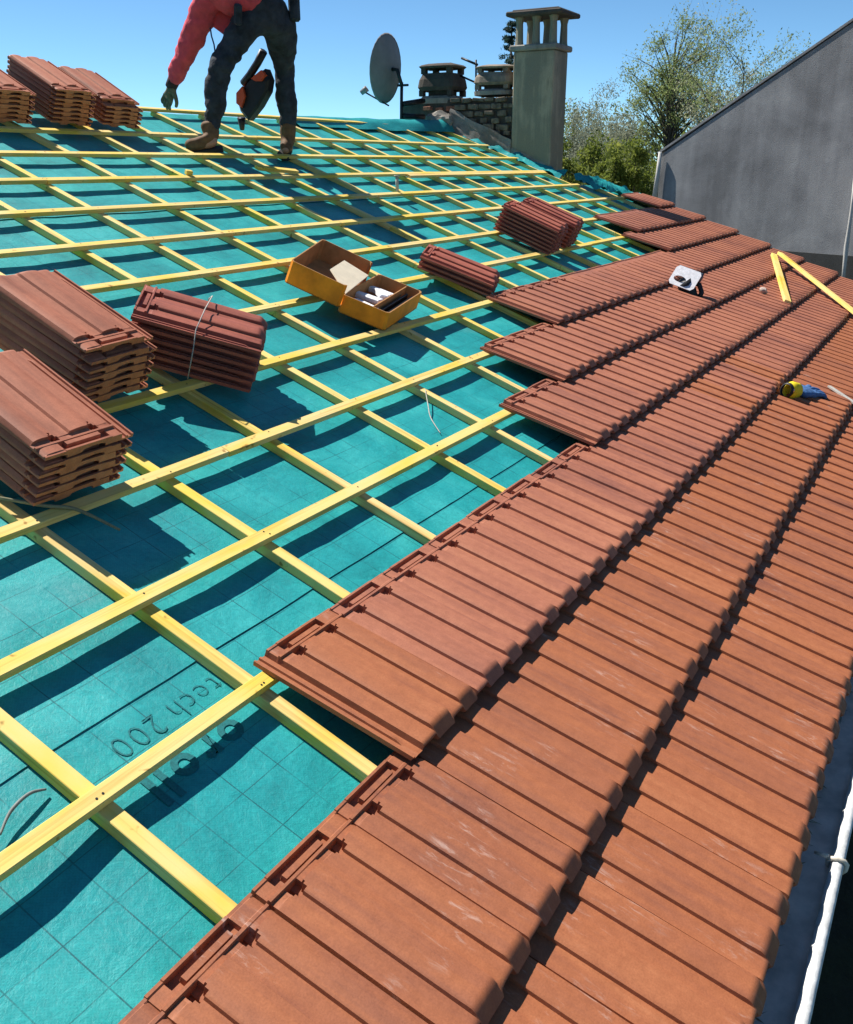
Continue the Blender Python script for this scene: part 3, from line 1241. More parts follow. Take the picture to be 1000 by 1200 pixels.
for (a, za, b, zb) in ((-.05, P0.z, xr, zr_), (2 * xr + .05, P0.z, xr, zr_)):
    V = []
    for (x, z) in ((a, za), (b, zb)):
        for (dy, dz) in ((-.010, .004), (-.010, .034), (.34, .034), (.34, .004)):
            V.append((x, dy, z + dz))
    cp.add(V, [(0, 1, 5, 4), (1, 2, 6, 5), (2, 3, 7, 6), (3, 0, 4, 7), (0, 3, 2, 1), (4, 5, 6, 7)])
cp.build('coping', M['wall'], WMX, NB)
nbk = MB()
V = [Vector((a, .31, b)) for a, b in poly] + [Vector((a, 7, b)) for a, b in poly]
nbk.add(V, [(9, 8, 7, 6, 5)] + [(i, (i + 1) % 5, (i + 1) % 5 + 5, i + 5) for i in range(5)])
nbk.build('house_body', M['coping'], WMX, NB)
tr = MB()
tr.tube([onX(774, 178, WX - .05), onX(771, 205, WX - .05), onX(766, 240, WX - .05)], [.024, .030, .034], 8)
tr.build('corner_post', M['pale'], None, NB)

# dangling pole and rail in front of it
PO = MB()
pp = [onX(1003, 200, 11.8), onX(999, 240, 11.8), onX(996, 262, 11.8), onX(992, 290, 11.8), onX(990, 310, 11.8), onX(987, 345, 11.8)]
PO.tube(pp, [.018, .018, .019, .026, .022, .020], 8)
po = PO.build('pale_pole', M['pale'], Matrix.Identity(4))
tag(po, 'thin pale leaning pole in front of the grey wall at the right edge', 'pole')
RL = MB()
RL.tube([onX(940, 306, 12.2), onX(973, 308.5, 12.2)], .014, 8)
rl = RL.build('white_rail', M['white_pvc'], Matrix.Identity(4))
tag(rl, 'short white rail at the foot of the grey wall above the tiles', 'rail')

# ------------------------------------------------------------------ stacks of tiles


def stack(u, v, ang, n, label, mesh='stack', w0=0.0, tilt=6.0, pitch=.0262, slip=.0035, seed=0, slide=0, flip=False):
    """(u,v): front (nose end) middle of the bottom tile; ang: turn of the stack about w"""
    r_ = random.Random(seed)
    m0 = RM @ Matrix.Translation((u, v, w0)) @ Matrix.Rotation(rad(ang), 4, 'Z') @ Matrix.Rotation(rad(tilt), 4, 'X')
    o = empty('tile_stack', m0, label, 'tile stack', 'stacks of spare roof tiles')
    for k in range(n):
        sl = slide if k == n - 1 else 0
        m = m0 @ Matrix.Translation((-TW / 2 + .02 + r_.uniform(-slip, slip), r_.uniform(-slip, slip) + sl, .019 + k * pitch)) @ Matrix.Rotation(rad(r_.uniform(-.6, .6)), 4, 'Z')
        if flip:
            m = m @ Matrix.Translation((TW / 2 - .02, TL / 2, 0)) @ Matrix.Rotation(math.pi, 4, 'Z') @ Matrix.Translation((-TW / 2 + .02, -TL / 2, 0))
        inst('tile', TM[mesh], m, o)
    return o, m0


stack(1.515, 1.125, 0, 6, 'nearest pale stack of clay tiles at the left edge, lowest of the left hand stacks', seed=1, pitch=.0290, tilt=6, flip=True)
stack(1.965, 1.485, 4, 7, 'large stack of clay tiles at the left edge, just above the nearest stack', seed=2, pitch=.0280, slide=.03, tilt=6, flip=True)
st3, m3 = stack(2.545, 1.40, 37, 6, 'dark red stack of six tiles turned askew and tied with a pale twine', 'stack_dark', seed=3, tilt=2, pitch=.0300)
tw = MB()
hw = TW / 2 + .022
y_ = .22
tw.tube([(-hw - .03, y_, .002), (-hw - .028, y_ + .004, .11), (-hw - .012, y_ + .01, .176), (-.02, y_, .203), (hw - .02, y_ - .01, .20), (hw, y_, .18), (hw, y_, .004)], .0022, 6)
tw.build('twine', M['twine'], m3, st3)
stack(4.785, 1.545, 21, 3, 'low stack of only three tiles lying beside the orange box', 'stack_dark', seed=4, tilt=2)
stack(6.235, 1.80, 9, 7, 'front stack of the dark pair of tile stacks below the tall chimney', 'stack_dark', seed=5, tilt=3)
stack(6.62, 1.84, 9, 7, 'rear stack of the dark pair of tile stacks below the tall chimney', 'stack_dark', seed=6, tilt=3)
stack(3.62, 4.135, 0, 7, 'leftmost stack of tiles on the ridge, cut by the picture edge', seed=7, tilt=7, flip=True)
stack(4.04, 4.135, -1, 8, 'middle stack of the three tile stacks on the ridge', seed=8, tilt=7, flip=True)
stack(4.42, 4.135, -3, 6, 'rightmost stack of the three tile stacks on the ridge, its top tile slid back', seed=9, slide=.045, tilt=7, flip=True)

# ------------------------------------------------------------------ open orange carton with nail packs


def rp(u, v, w=0):
    return RM.to_3x3() @ Vector((u, v, w))


bx = Matrix.Translation(rp(3.69, 1.615, .004)) @ RM.to_3x3().to_4x4() @ Matrix.Rotation(rad(13), 4, 'Z')
BOX = empty('open_carton', bx, 'open orange cardboard box of nail packs with its lid folded back', 'box')
th = .005


def rounded(L, W, cut):
    return [(-L / 2 + cut, -W / 2), (L / 2 - cut, -W / 2), (L / 2, -W / 2 + cut), (L / 2, W / 2 - cut), (L / 2 - cut, W / 2), (-L / 2 + cut, W / 2), (-L / 2, W / 2 - cut), (-L / 2, -W / 2 + cut)]


def tray(L, W, h, cut, skip=()):
    """shallow tray: outer faces material 0, inner faces material 1"""
    mb = MB()
    P = rounded(L, W, cut)
    Q = rounded(L - 2 * th, W - 2 * th, cut)
    n = 8
    mb.prism(P, th, mi=1)
    for i in range(n):
        j = (i + 1) % n
        if i in skip:
            continue
        hh = h
        V = [(*P[i], 0), (*P[j], 0), (*P[j], hh), (*P[i], hh), (*Q[i], th), (*Q[j], th), (*Q[j], hh), (*Q[i], hh)]
        mb.add([V[0], V[1], V[2], V[3]], [(0, 1, 2, 3)], mi=0)
        mb.add([V[4], V[5], V[6], V[7]], [(3, 2, 1, 0)], mi=1)
        mb.add([V[3], V[2], V[6], V[7]], [(0, 1, 2, 3)], mi=1)
    return mb


BL, BW_, BHt = .48, .235, .085
tray(BL, BW_, BHt, .012).build('carton_base', [M['orange'], M['kraft']], bx, BOX)
dv = MB().box((0, -.035, .045), (BL - .02, .005, .072))
dv.build('divider', M['kraft'], bx, BOX)
# lid: a deeper tray hinged on the upslope side and folded right back
lidm = bx @ Matrix.Translation((-.03, BW_ / 2 + .01, .03)) @ Matrix.Rotation(rad(7), 4, 'Z') @ Matrix.Rotation(rad(5), 4, 'X') @ Matrix.Translation((0, .14, 0))
tray(.48, .27, .105, .012, skip=(0,)).build('lid', [M['orange'], M['kraft']], lidm, BOX)
cf = MB()
cf.add([(-.235, .10, .088), (.10, .125, .098), (.07, .25, .130), (-.12, .24, .125), (-.235, .10, .092), (.10, .125, .102), (.07, .25, .134), (-.12, .24, .129)],
       [(3, 2, 1, 0), (4, 5, 6, 7), (0, 1, 5, 4), (1, 2, 6, 5), (2, 3, 7, 6), (3, 0, 4, 7)])
cf.build('cream_flap', M['cream'], bx, BOX)
rc = random.Random(3)
NPL = ['white paper nail pack at the left end of the orange box', 'white paper nail pack lying crosswise in the orange box', 'white paper nail pack by the back wall of the orange box', 'white paper nail pack at the right end of the orange box']
for k, (x, y, a) in enumerate(((-.14, .03, 62), (-.05, .05, 75), (.04, .02, 30), (.12, .045, 68))):
    np_ = MB().box((0, 0, 0), (.15, .045, .026), ch=.005)
    o = np_.build('nail_pack', M['white_pack'], bx @ Matrix.Translation((x, y, .040 + .009 * (k % 3))) @ Matrix.Rotation(rad(a), 4, 'Z') @ Matrix.Rotation(rad(8), 4, 'Y'))
    tag(o, NPL[k], 'nail pack', 'nail packs in the orange box')
NSL = ['dark nail strip nearest the outer wall of the orange box', 'dark nail strip beside the divider of the orange box']
for k, y in enumerate((-.092, -.062)):
    ns = MB()
    for q in range(30):
        ns.box((-.19 + q * .0128, 0, 0), (.006, .010, .05))
    ns.box((0, 0, .012), (.385, .004, .008))
    o = ns.build('nail_strip', M['dark_metal'], bx @ Matrix.Translation((0, y, .038)))
    tag(o, NSL[k], 'nail strip', 'nail strips in the orange box')

# ------------------------------------------------------------------ saw lying on the tiles
cr, cu_, cb = (Vector(RC.col[i]) for i in range(3))     # camera axes, only to choose how the saw happens to lie
sc_ = onX(803, 326, 6.62)
n_ = (cb * .80 + Vector((0, 0, 1)) * .34 - cr * .30).normalized()
x_ = cr * 24 - cu_ * 15
x_ = (x_ - n_ * x_.dot(n_)).normalized()
y_ = n_.cross(x_)
plm = Matrix(((x_.x, y_.x, n_.x, sc_.x), (x_.y, y_.y, n_.y, sc_.y), (x_.z, y_.z, n_.z, sc_.z), (0, 0, 0, 1)))
SAW = empty('jigsaw', Matrix.Translation(sc_ - Vector((0, 0, .1))), 'black power saw lying on the tiles with its bare metal base plate turned up', 'power saw')
pl = MB()
Lp, Wp, tp = .19, .155, .006
# plate with an oval slot
outer = [(-Lp / 2, -Wp / 2), (Lp / 2, -Wp / 2), (Lp / 2, Wp / 2), (-Lp / 2, Wp / 2)]
N_ = 24
inner, outr = [], []
for k in range(N_):
    a = 2 * math.pi * k / N_
    ca, sa = math.cos(a), math.sin(a)
    inner.append((-.028 + .046 * ca, -.022 + .024 * sa))
    s_ = 1 / max(abs(ca) / (Lp / 2), abs(sa) / (Wp / 2))
    outr.append((ca * s_, sa * s_))
for z in (0, tp):
    for p in inner + outr:
        pl.v.append((*p, z))
for k in range(N_):
    j = (k + 1) % N_
    for f in ((k, j, N_ + j, N_ + k), (2 * N_ + k, 3 * N_ + k, 3 * N_ + j, 2 * N_ + j), (k, 2 * N_ + k, 2 * N_ + j, j), (N_ + k, N_ + j, 3 * N_ + j, 3 * N_ + k)):
        pl.f.append(f)
        pl.s.append(False)
        pl.mi.append(0)
pl.build('base_plate', M['alu'], plm, SAW)
bo = MB()
bo.tube([(.0, -.02, -.006), (.02, -.03, -.04), (.06, -.05, -.07), (.11, -.085, -.085)], [.050, .058, .050, .034], 12)
bo.build('motor_body', M['black'], plm, SAW)
bo = MB()
bo.tube([(.05, .01, -.03), (.10, .015, -.05), (.135, -.02, -.07), (.14, -.07, -.085)], .018, 8)
bo.build('handle', M['black'], plm, SAW)
hb = MB()
hb.box((.075, .058, -.028), (.045, .055, .05), ch=.008)
hb.build('dust_port', M['steel_blue'], plm, SAW)
bl = MB().box((-.028, -.022, .018), (.055, .002, .012))
bl.build('saw_blade', M['dark_metal'], plm, SAW)
cdm = MB()
cdm.tube([(.11, -.085, -.085), (.15, -.12, -.10), (.18, -.15, -.13)], .010, 8)
cdm.build('power_cord', M['black'], plm, SAW)

# ------------------------------------------------------------------ blue and yellow glove
gm = RM @ Matrix.Translation((5.34, -.125, .036)) @ Matrix.Rotation(rad(-24), 4, 'Z')
GL = empty('work_glove', gm, 'crumpled blue work glove with a yellow cuff lying on the tiles', 'glove')


def skinned(name, chains, mat, parent, sub=2, m=None, flat=None):
    """one continuous skin surface from chains of (point, radius); chains share points by value"""
    me = bpy.data.meshes.new(name)
    vid, vs, es, rs = {}, [], [], []
    for ch in chains:
        prev = None
        for (p, r_) in ch:
            key = tuple(round(x, 4) for x in p)
            if key not in vid:
                vid[key] = len(vs)
                vs.append(tuple(p))
                rs.append(r_)
            i = vid[key]
            if prev is not None and prev != i:
                es.append((prev, i))
            prev = i
    me.from_pydata(vs, es, [])
    o = bpy.data.objects.new(name, me)
    COL.objects.link(o)
    sm_ = o.modifiers.new('skin', 'SKIN')
    sm_.use_smooth_shade = True
    for i, r_ in enumerate(rs):
        sv_ = me.skin_vertices[0].data[i]
        rr_ = r_ if isinstance(r_, (tuple, list)) else (r_, r_)
        sv_.radius = rr_
        sv_.use_root = (i == 0)
    sb = o.modifiers.new('sub', 'SUBSURF')
    sb.levels = sub
    sb.render_levels = sub
    dg = bpy.context.evaluated_depsgraph_get()
    nm = bpy.data.meshes.new_from_object(o.evaluated_get(dg))
    bpy.data.objects.remove(o)
    bpy.data.meshes.remove(me)
    nm.name = name
    nm.materials.clear()
    nm.materials.append(mat)
    for p in nm.polygons:
        p.use_smooth = True
    o = bpy.data.objects.new(name, nm)
    return place(o, m if m is not None else Matrix.Identity(4), parent)


def crumple(o, amp, sc, seed=0):
    for q in o.data.vertices:
        n_ = noise.noise_vector(q.co * sc + Vector((seed, seed, seed)))
        q.co = q.co + n_ * amp


ch = [[((.02, 0, .03), (.045, .03)), ((.09, 0, .032), (.055, .026)), ((.13, -.002, .03), (.058, .022))]]
for k, (yo, L_) in enumerate(((.042, .10), (.016, .125), (-.012, .12), (-.040, .095))):
    ch.append([((.13, -.002, .03), (.058, .022)), ((.165, yo * .9, .028), .017), ((.165 + L_ * .5, yo * 1.15, .030 + .006 * (k % 2)), .015), ((.165 + L_, yo * 1.0 - .01, .018), .012)])
ch.append([((.09, 0, .032), (.055, .026)), ((.115, .06, .028), .017), ((.16, .085, .022), .013)])
go = skinned('glove_hand', ch, M['blue'], GL, 2, gm)
crumple(go, .006, 28, 4)
cu = MB()
cu.lathe([(.040, -.045), (.050, -.03), (.048, .0), (.044, .03), (.036, .045), (.030, .045), (.038, .0), (.036, -.045), (.040, -.045)], n=14,
         m=Matrix.Diagonal((1, .85, 1)) @ Matrix.Rotation(rad(90), 3, 'Y'), c=(-.02, 0, .036))
cuo = cu.build('cuff', M['yellow'], gm, GL)
crumple(cuo, .006, 25, 2)
hm = MB()
hm.lathe([(.036, -.012), (.044, -.008), (.044, .006), (.036, .01)], n=14, m=Matrix.Diagonal((1, .85, 1)) @ Matrix.Rotation(rad(90), 3, 'Y'), c=(-.075, .006, .034))
hm.build('cuff_hem', M['black'], gm, GL)

# ------------------------------------------------------------------ loose laths, offcuts and bits


def lath(name, a, b, wd, tk, label, cat='batten', mat='wood', group=None):
    a, b = rp(*a), rp(*b)
    d = b - a
    x = d.normalized()
    z = (RM.to_3x3() @ Vector((0, 0, 1)))
    z = (z - x * z.dot(x)).normalized()
    y = z.cross(x)
    m = Matrix(((x.x, y.x, z.x, 0), (x.y, y.y, z.y, 0), (x.z, y.z, z.z, 0), (0, 0, 0, 1)))
    m.translation = (a + b) / 2
    o = MB().box((0, 0, 0), (d.length, wd, tk), ch=.0015).build(name, M[mat], m)
    return tag(o, label, cat, group)


lath('loose_batten', (9.50, .885, .088), (7.66, .375, .070), .052, .028, 'short yellow batten lying on the tiles, left arm of the V shape', group='loose battens on the tiles')
lath('loose_batten', (9.52, .845, .118), (7.70, -.56, .072), .048, .028, 'long yellow batten lying down the tiles to the right edge, right arm of the V', group='loose battens on the tiles')
lath('pale_stick', (5.78, -.255, .066), (5.62, -.52, .064), .030, .012, 'pale flat stick on the tiles beside the blue glove', 'stick', 'twine')
lath('batten_offcut', (4.88, 3.41, .012), (5.20, 3.33, .012), .045, .022, 'short yellow offcut lying over the battens below the worker', 'offcut')
lath('batten_offcut', (4.18, 3.345, .012), (4.215, 3.33, .012), .03, .026, 'small pale wooden block on a batten under the left boot', 'offcut')
nl = MB()
nb = rp(5.92, 2.97, 0)
nl.tube([nb, nb + Vector((.0, .0, .10))], .012, 8)
nl.lathe([(.001, 0), (.022, 0), (.022, .008), (.001, .008)], c=nb + Vector((0, 0, .10)), n=10)
tag(nl.build('upright_peg', M['twine'], Matrix.Identity(4)), 'pale upright peg standing on a batten right of the worker', 'peg')
stn = MB()
bmr = bmesh.new()
bmesh.ops.create_icosphere(bmr, subdivisions=2, radius=.035)
for q in bmr.verts:
    q.co = q.co * (1 + .4 * noise.noise(q.co * 30))
    q.co.z *= .7
bmr.verts.index_update()
stn.add([q.co for q in bmr.verts], [[q.index for q in f.verts] for f in bmr.faces])
bmr.free()
tag(stn.build('stone', M['stone'], RM @ Matrix.Translation((7.72, .585, .068))), 'small pale stone lying alone on the upper tiles', 'stone')


def ribbon(name, pts, wd, mat, label, cat='strip'):
    mb = MB()
    pts = [Vector(p) for p in pts]
    # smooth
    P = []
    for i in range(len(pts) - 1):
        for k in range(6):
            t = k / 6
            p0 = pts[max(i - 1, 0)]
            p1, p2 = pts[i], pts[i + 1]
            p3 = pts[min(i + 2, len(pts) - 1)]
            P.append(.5 * ((2 * p1) + (-p0 + p2) * t + (2 * p0 - 5 * p1 + 4 * p2 - p3) * t * t + (-p0 + 3 * p1 - 3 * p2 + p3) * t ** 3))
    P.append(pts[-1])
    mb.tube(P, [wd * (.6 + .4 * math.sin(math.pi * i / (len(P) - 1))) for i in range(len(P))], 6)
    return tag(mb.build(name, M[mat], RM.copy()), label, cat)


ribbon('grey_strip', [(.752, .424, -.044), (.79, .447, -.036), (.835, .456, -.034), (.868, .449, -.042)], .0036, 'grey_strip', 'curved grey strip lying on the underlay at the left edge')
ribbon('olive_strip', [(1.28, 1.27, .008), (1.40, 1.125, .006), (1.46, 1.07, .004), (1.515, .965, -.02)], .0055, 'green_strip', 'olive plastic strip poking out from under the nearest tile stack')
ribbon('pale_string', [(3.19, 1.03, -.016), (3.10, .955, -.03), (3.04, .90, -.044), (2.97, .81, -.048)], .0024, 'twine', 'thin whitish string on the underlay left of the laid tiles', 'string')

# ------------------------------------------------------------------ the worker
FT = rp(5.25, 3.73, 0)
PER = empty('person', Matrix.Translation(FT), 'roofer in red jacket and charcoal trousers bending down to the ridge batten', 'person')


def X(px, py, u):
    return tuple(onX(px, py, u))


pel = X(313, 12, 5.28)
hl, kl, al = X(290, 24, 5.13), X(259, 80, 4.97), X(246, 152, 4.92)
hr, kr, ar = X(330, 24, 5.42), X(333, 84, 5.60), X(338, 152, 5.62)
wai, che, nek = X(292, -14, 5.16), X(262, -18, 5.02), X(236, -30, 4.93)
hd0, hd1 = X(226, -38, 4.90), X(212, -46, 4.86)
sh, el, wr, pa = X(246, -8, 4.98), X(224, 47, 5.03), X(203, 96, 5.08), X(197, 116, 5.09)
sh2_, el2, wr2 = X(268, -30, 5.20), X(276, -42, 5.3), X(262, -40, 5.2)
fl_ = X(251, 168, 4.90)
tl_ = X(215, 172, 4.76)
fr_ = X(337, 170, 5.62)
trr = X(334, 177, 5.52)


def mid(a, b, t=.5):
    return tuple(Vector(a).lerp(Vector(b), t))


body = [[(pel, .115), (wai, .11), (che, .12), (nek, .055), (hd0, .085), (hd1, .095)],
        [(pel, .12), (hl, .085), (kl, .055), (al, .038), (fl_, .036), (mid(fl_, tl_, .8), .028)],
        [(pel, .12), (hr, .085), (kr, .055), (ar, .038), (fr_, .036), (trr, .03)],
        [(che, .12), (sh, .06), (el, .042), (wr, .028), (pa, (.038, .018))],
        [(che, .12), (sh2_, .06), (el2, .042), (wr2, .028)]]
skinned('body', body, M['skin'], PER, 2)
# head detail: hair cap, nose, ears (the head itself is above the picture)
hc = Vector(hd1)
fd = (Vector(hd1) - Vector(hd0)).normalized()
ha = MB()
bmr = bmesh.new()
bmesh.ops.create_icosphere(bmr, subdivisions=3, radius=.103)
bmr.verts.index_update()
ha.add([q.co + hc + Vector((.015, .0, .02)) for q in bmr.verts], [[q.index for q in f.verts] for f in bmr.faces], True)
bmr.free()
ha.build('hair', M['hair'], None, PER)
# trousers, baggy with folds
tr_ = [[(wai, (.15, .14)), (pel, (.165, .15)), (hl, .112), (mid(hl, kl, .5), .092), (mid(hl, kl, .88), .082), (kl, .088), (mid(kl, al, .25), .076), (mid(kl, al, .6), .072), (mid(kl, al, .9), .058), (mid(kl, al, 1.06), .060)],
       [(pel, (.165, .15)), (hr, .112), (mid(hr, kr, .5), .096), (mid(hr, kr, .9), .080), (kr, .084), (mid(kr, ar, .3), .074), (mid(kr, ar, .65), .070), (mid(kr, ar, .92), .062), (mid(kr, ar, 1.05), .056)]]
to = skinned('trousers', tr_, M['trousers'], PER, 3)
crumple(to, .020, 7, 1)
crumple(to, .008, 17, 6)
for q in to.data.vertices:                            # cloth gathers in slanting folds across the legs
    n_ = noise.noise(Vector((q.co.x * 5 + q.co.z * 6, q.co.y * 5, q.co.z * 26))) + .5 * noise.noise(Vector((q.co.x * 9, q.co.y * 9 - q.co.z * 9, q.co.z * 48)))
    q.co = q.co + q.normal * n_ * .0085
# pockets and tool pouch
pk = MB()
pk.box(X(279, 17, 4.98), (.04, .06, .12), Euler((rad(12), 0, rad(-25))).to_matrix(), ch=.012)
pk.build('tool_pouch', M['trousers'], None, PER)
pk = MB()
pk.box(X(345, 10, 5.45), (.09, .06, .15), Euler((0, 0, rad(20))).to_matrix(), ch=.014)
pk.build('side_pocket', M['trousers'], None, PER)
# jacket: torso, near sleeve, far sleeve
jk = [[(mid(pel, wai, .5), (.175, .16)), (wai, (.185, .175)), (mid(wai, che, .5), (.185, .18)), (che, (.17, .165)), (mid(che, nek, .7), .085)],
      [(che, (.17, .165)), (sh, .098), (mid(sh, el, .35), .092), (mid(sh, el, .75), .082), (el, .080), (mid(el, wr, .4), .070), (mid(el, wr, .8), .058), (mid(el, wr, .97), .052)],
      [(che, (.17, .165)), (sh2_, .09), (el2, .07), (mid(el2, wr2, .9), .055)]]
jo = skinned('jacket', jk, M['jacket'], PER, 3)
crumple(jo, .014, 8, 3)
for q in jo.data.vertices:
    q.co = q.co + q.normal * .006 * noise.noise(Vector((q.co.x * 6 + q.co.z * 5, q.co.y * 6, q.co.z * 20)))
crumple(jo, .006, 18, 8)
crumple(jo, .006, 45, 8)
# hanging hem of the jacket
hmq = MB()
A_ = [X(243, 12, 5.00), X(241, 26, 5.02), X(252, 33, 5.05), X(264, 42, 5.10), X(275, 30, 5.14), X(278, 2, 5.14), X(258, 2, 5.05)]
A_ = [Vector(p) for p in A_]
off = Vector((.035, .01, 0))
n7 = len(A_)
hmq.add(A_ + [p + off for p in A_], [tuple(range(n7)), tuple(range(2 * n7 - 1, n7 - 1, -1))] + [(i, i + n7, (i + 1) % n7 + n7, (i + 1) % n7) for i in range(n7)])
hmq.build('jacket_hem', M['jacket'], None, PER)
cf_ = MB().tube([mid(el, wr, .93), mid(el, wr, 1.12)], [.043, .040], 10)
cf_.build('cuff', M['cuff'], None, PER)
# gloved hand: palm, four fingers and a thumb resting on the ridge batten
W_ = Vector(wr)
Pm = Vector(pa)
ax = (Pm - W_).normalized()
sd = Vector(X(203, 116, 5.09)) - Vector(X(193, 116, 5.09))
sd = (sd - ax * sd.dot(ax)).normalized()
nrm = ax.cross(sd).normalized()
hand = [[(tuple(W_ + ax * .012), .033), (tuple(W_ + ax * .05), (.036, .026)), (tuple(W_ + ax * .10), (.046, .026))]]
for k, (s_, L_, r_) in enumerate(((-.036, .062, .0115), (-.012, .075, .012), (.012, .078, .012), (.034, .066, .0115))):
    b0 = W_ + ax * .10
    b1 = W_ + ax * .125 + sd * s_
    b2 = b1 + (ax * .9 + nrm * .25 + sd * (s_ * 1.2)).normalized() * L_ * .55
    b3 = b2 + (ax * .75 - nrm * .55).normalized() * L_ * .5
    hand.append([(tuple(b0), (.046, .026)), (tuple(b1), r_ * 1.12), (tuple(b2), r_), (tuple(b3), r_ * .85)])
t0 = W_ + ax * .05
t1 = W_ + ax * .072 + sd * .052
t2 = t1 + (ax * .7 + sd * .6).normalized() * .042
t3 = t2 + (ax * .95 + sd * .1).normalized() * .034
hand.append([(tuple(t0), (.036, .026)), (tuple(t1), .0155), (tuple(t2), .0135), (tuple(t3), .011)])
skinned('glove', hand, M['glove'], PER, 2)


def boot(heel, toe, ank, name='boot'):
    heel, toe, ank = Vector(heel), Vector(toe), Vector(ank)
    d = (toe - heel)
    d.z *= 1
    c = [[(tuple(ank + Vector((0, 0, .06))), .062), (tuple(ank), .060), (tuple(heel.lerp(ank, .35)), .056), (tuple(heel + d * .45 + Vector((0, 0, .005))), (.050, .045)), (tuple(heel + d * .95), (.044, .036))]]
    o = skinned(name, c, M['boot'], PER, 2)
    crumple(o, .006, 24, 2)
    s = MB()
    x = d.normalized()
    z = Vector((0, -math.sin(PITCH), math.cos(PITCH)))
    z = (z - x * z.dot(x)).normalized()
    y = z.cross(x)
    m = Matrix(((x.x, y.x, z.x), (x.y, y.y, z.y), (x.z, y.z, z.z)))
    L_ = d.length + .10
    poly = [(-L_ / 2, -.036), (-L_ / 2 + .03, -.042), (.0, -.038), (L_ / 2 - .07, -.050), (L_ / 2 - .02, -.035), (L_ / 2, 0), (L_ / 2 - .02, .035), (L_ / 2 - .07, .05), (0, .038), (-L_ / 2 + .03, .042), (-L_ / 2, .036)]
    s.prism(poly, .026, m, (heel + toe) / 2 - z * .052)
    s.build('boot_sole', M['sole'], None, o)
    return o


boot(fl_, tl_, al)
boot(fr_, trr, ar)
# drawstring hanging from the jacket
dsx = MB()
dsx.tube([X(246, 28, 5.02), X(248, 42, 5.02), X(251, 52, 5.03), X(253, 66, 5.03)], .005, 5)
dsx.build('drawstring', M['cord_blue'], None, PER)

# nail gun / tool hanging behind the legs
TG = empty('nail_gun', Matrix.Translation(Vector(X(293, 145, 5.5))), 'black and orange red nail gun hanging behind the legs of the roofer', 'power tool')
tb = MB()
pts2 = [(309, 80), (314, 93), (312, 106), (301, 126), (289, 141), (280, 130), (276, 116), (290, 94)]
A_ = [Vector(X(*p, 5.42)) for p in pts2]
off = Vector((.13, .03, 0))
n8 = len(A_)
cA = sum(A_, Vector()) / n8
ring0 = [cA + (p - cA) * .86 for p in A_]
ring3 = [p + off for p in ring0]
ring1 = [p + off * .2 for p in A_]
ring2 = [p + off * .8 for p in A_]
allv = ring0 + ring1 + ring2 + ring3
fs = [tuple(range(n8)), tuple(range(4 * n8 - 1, 3 * n8 - 1, -1))]
for q in range(3):
    for i in range(n8):
        j = (i + 1) % n8
        fs.append((q * n8 + i, (q + 1) * n8 + i, (q + 1) * n8 + j, q * n8 + j))
tb.add(allv, fs)
tb.build('tool_body', M['black'], None, TG)
for pts3 in ([(277, 109), (284, 101), (287, 113), (283, 126), (277, 121)], [(294, 92), (306, 82), (310, 88), (306, 95), (299, 95)]):
    rp_ = MB()
    A_ = [Vector(X(*p, 5.40)) for p in pts3]
    n5 = len(A_)
    o5 = Vector((.10, .02, 0))
    rp_.add(A_ + [p + o5 for p in A_], [tuple(range(n5)), tuple(range(2 * n5 - 1, n5 - 1, -1))] + [(i, i + n5, (i + 1) % n5 + n5, (i + 1) % n5) for i in range(n5)])
    rp_.build('side_panel', M['red_plastic'], None, TG)
hs = MB()
hs.tube([X(309, 60, 5.42), X(302, 74, 5.43), X(293, 88, 5.44), X(286, 98, 5.45)], [.028, .026, .026, .03], 8)
hs.build('handle', M['dark_metal'], None, TG)
nz = MB().tube([X(283, 138, 5.48), X(284, 152, 5.50)], [.03, .016], 8)
nz.build('nose', M['dark_metal'], None, TG)

# ------------------------------------------------------------------ trees


def leaf_cloud(mb, c, r, n, size, rng, flat=1.0):
    for _ in range(n):
        d = Vector((rng.gauss(0, 1), rng.gauss(0, 1), rng.gauss(0, 1)))
        d.normalize()
        p = c + Vector((d.x * r, d.y * r, d.z * r * flat)) * (rng.random() ** .45)
        a = Vector((rng.gauss(0, 1), rng.gauss(0, 1), rng.gauss(0, 1))).normalized() * size * rng.uniform(.6, 1.3)
        b = Vector((rng.gauss(0, 1), rng.gauss(0, 1), rng.gauss(0, 1)))
        b = (b - a * (b.dot(a) / a.length_squared)).normalized() * size * .45
        mb.v += [tuple(p - a), tuple(p + b), tuple(p + a), tuple(p - b)]
        k = len(mb.v)
        mb.f.append((k - 4, k - 3, k - 2, k - 1))
        mb.s.append(False)
        mb.mi.append(0)


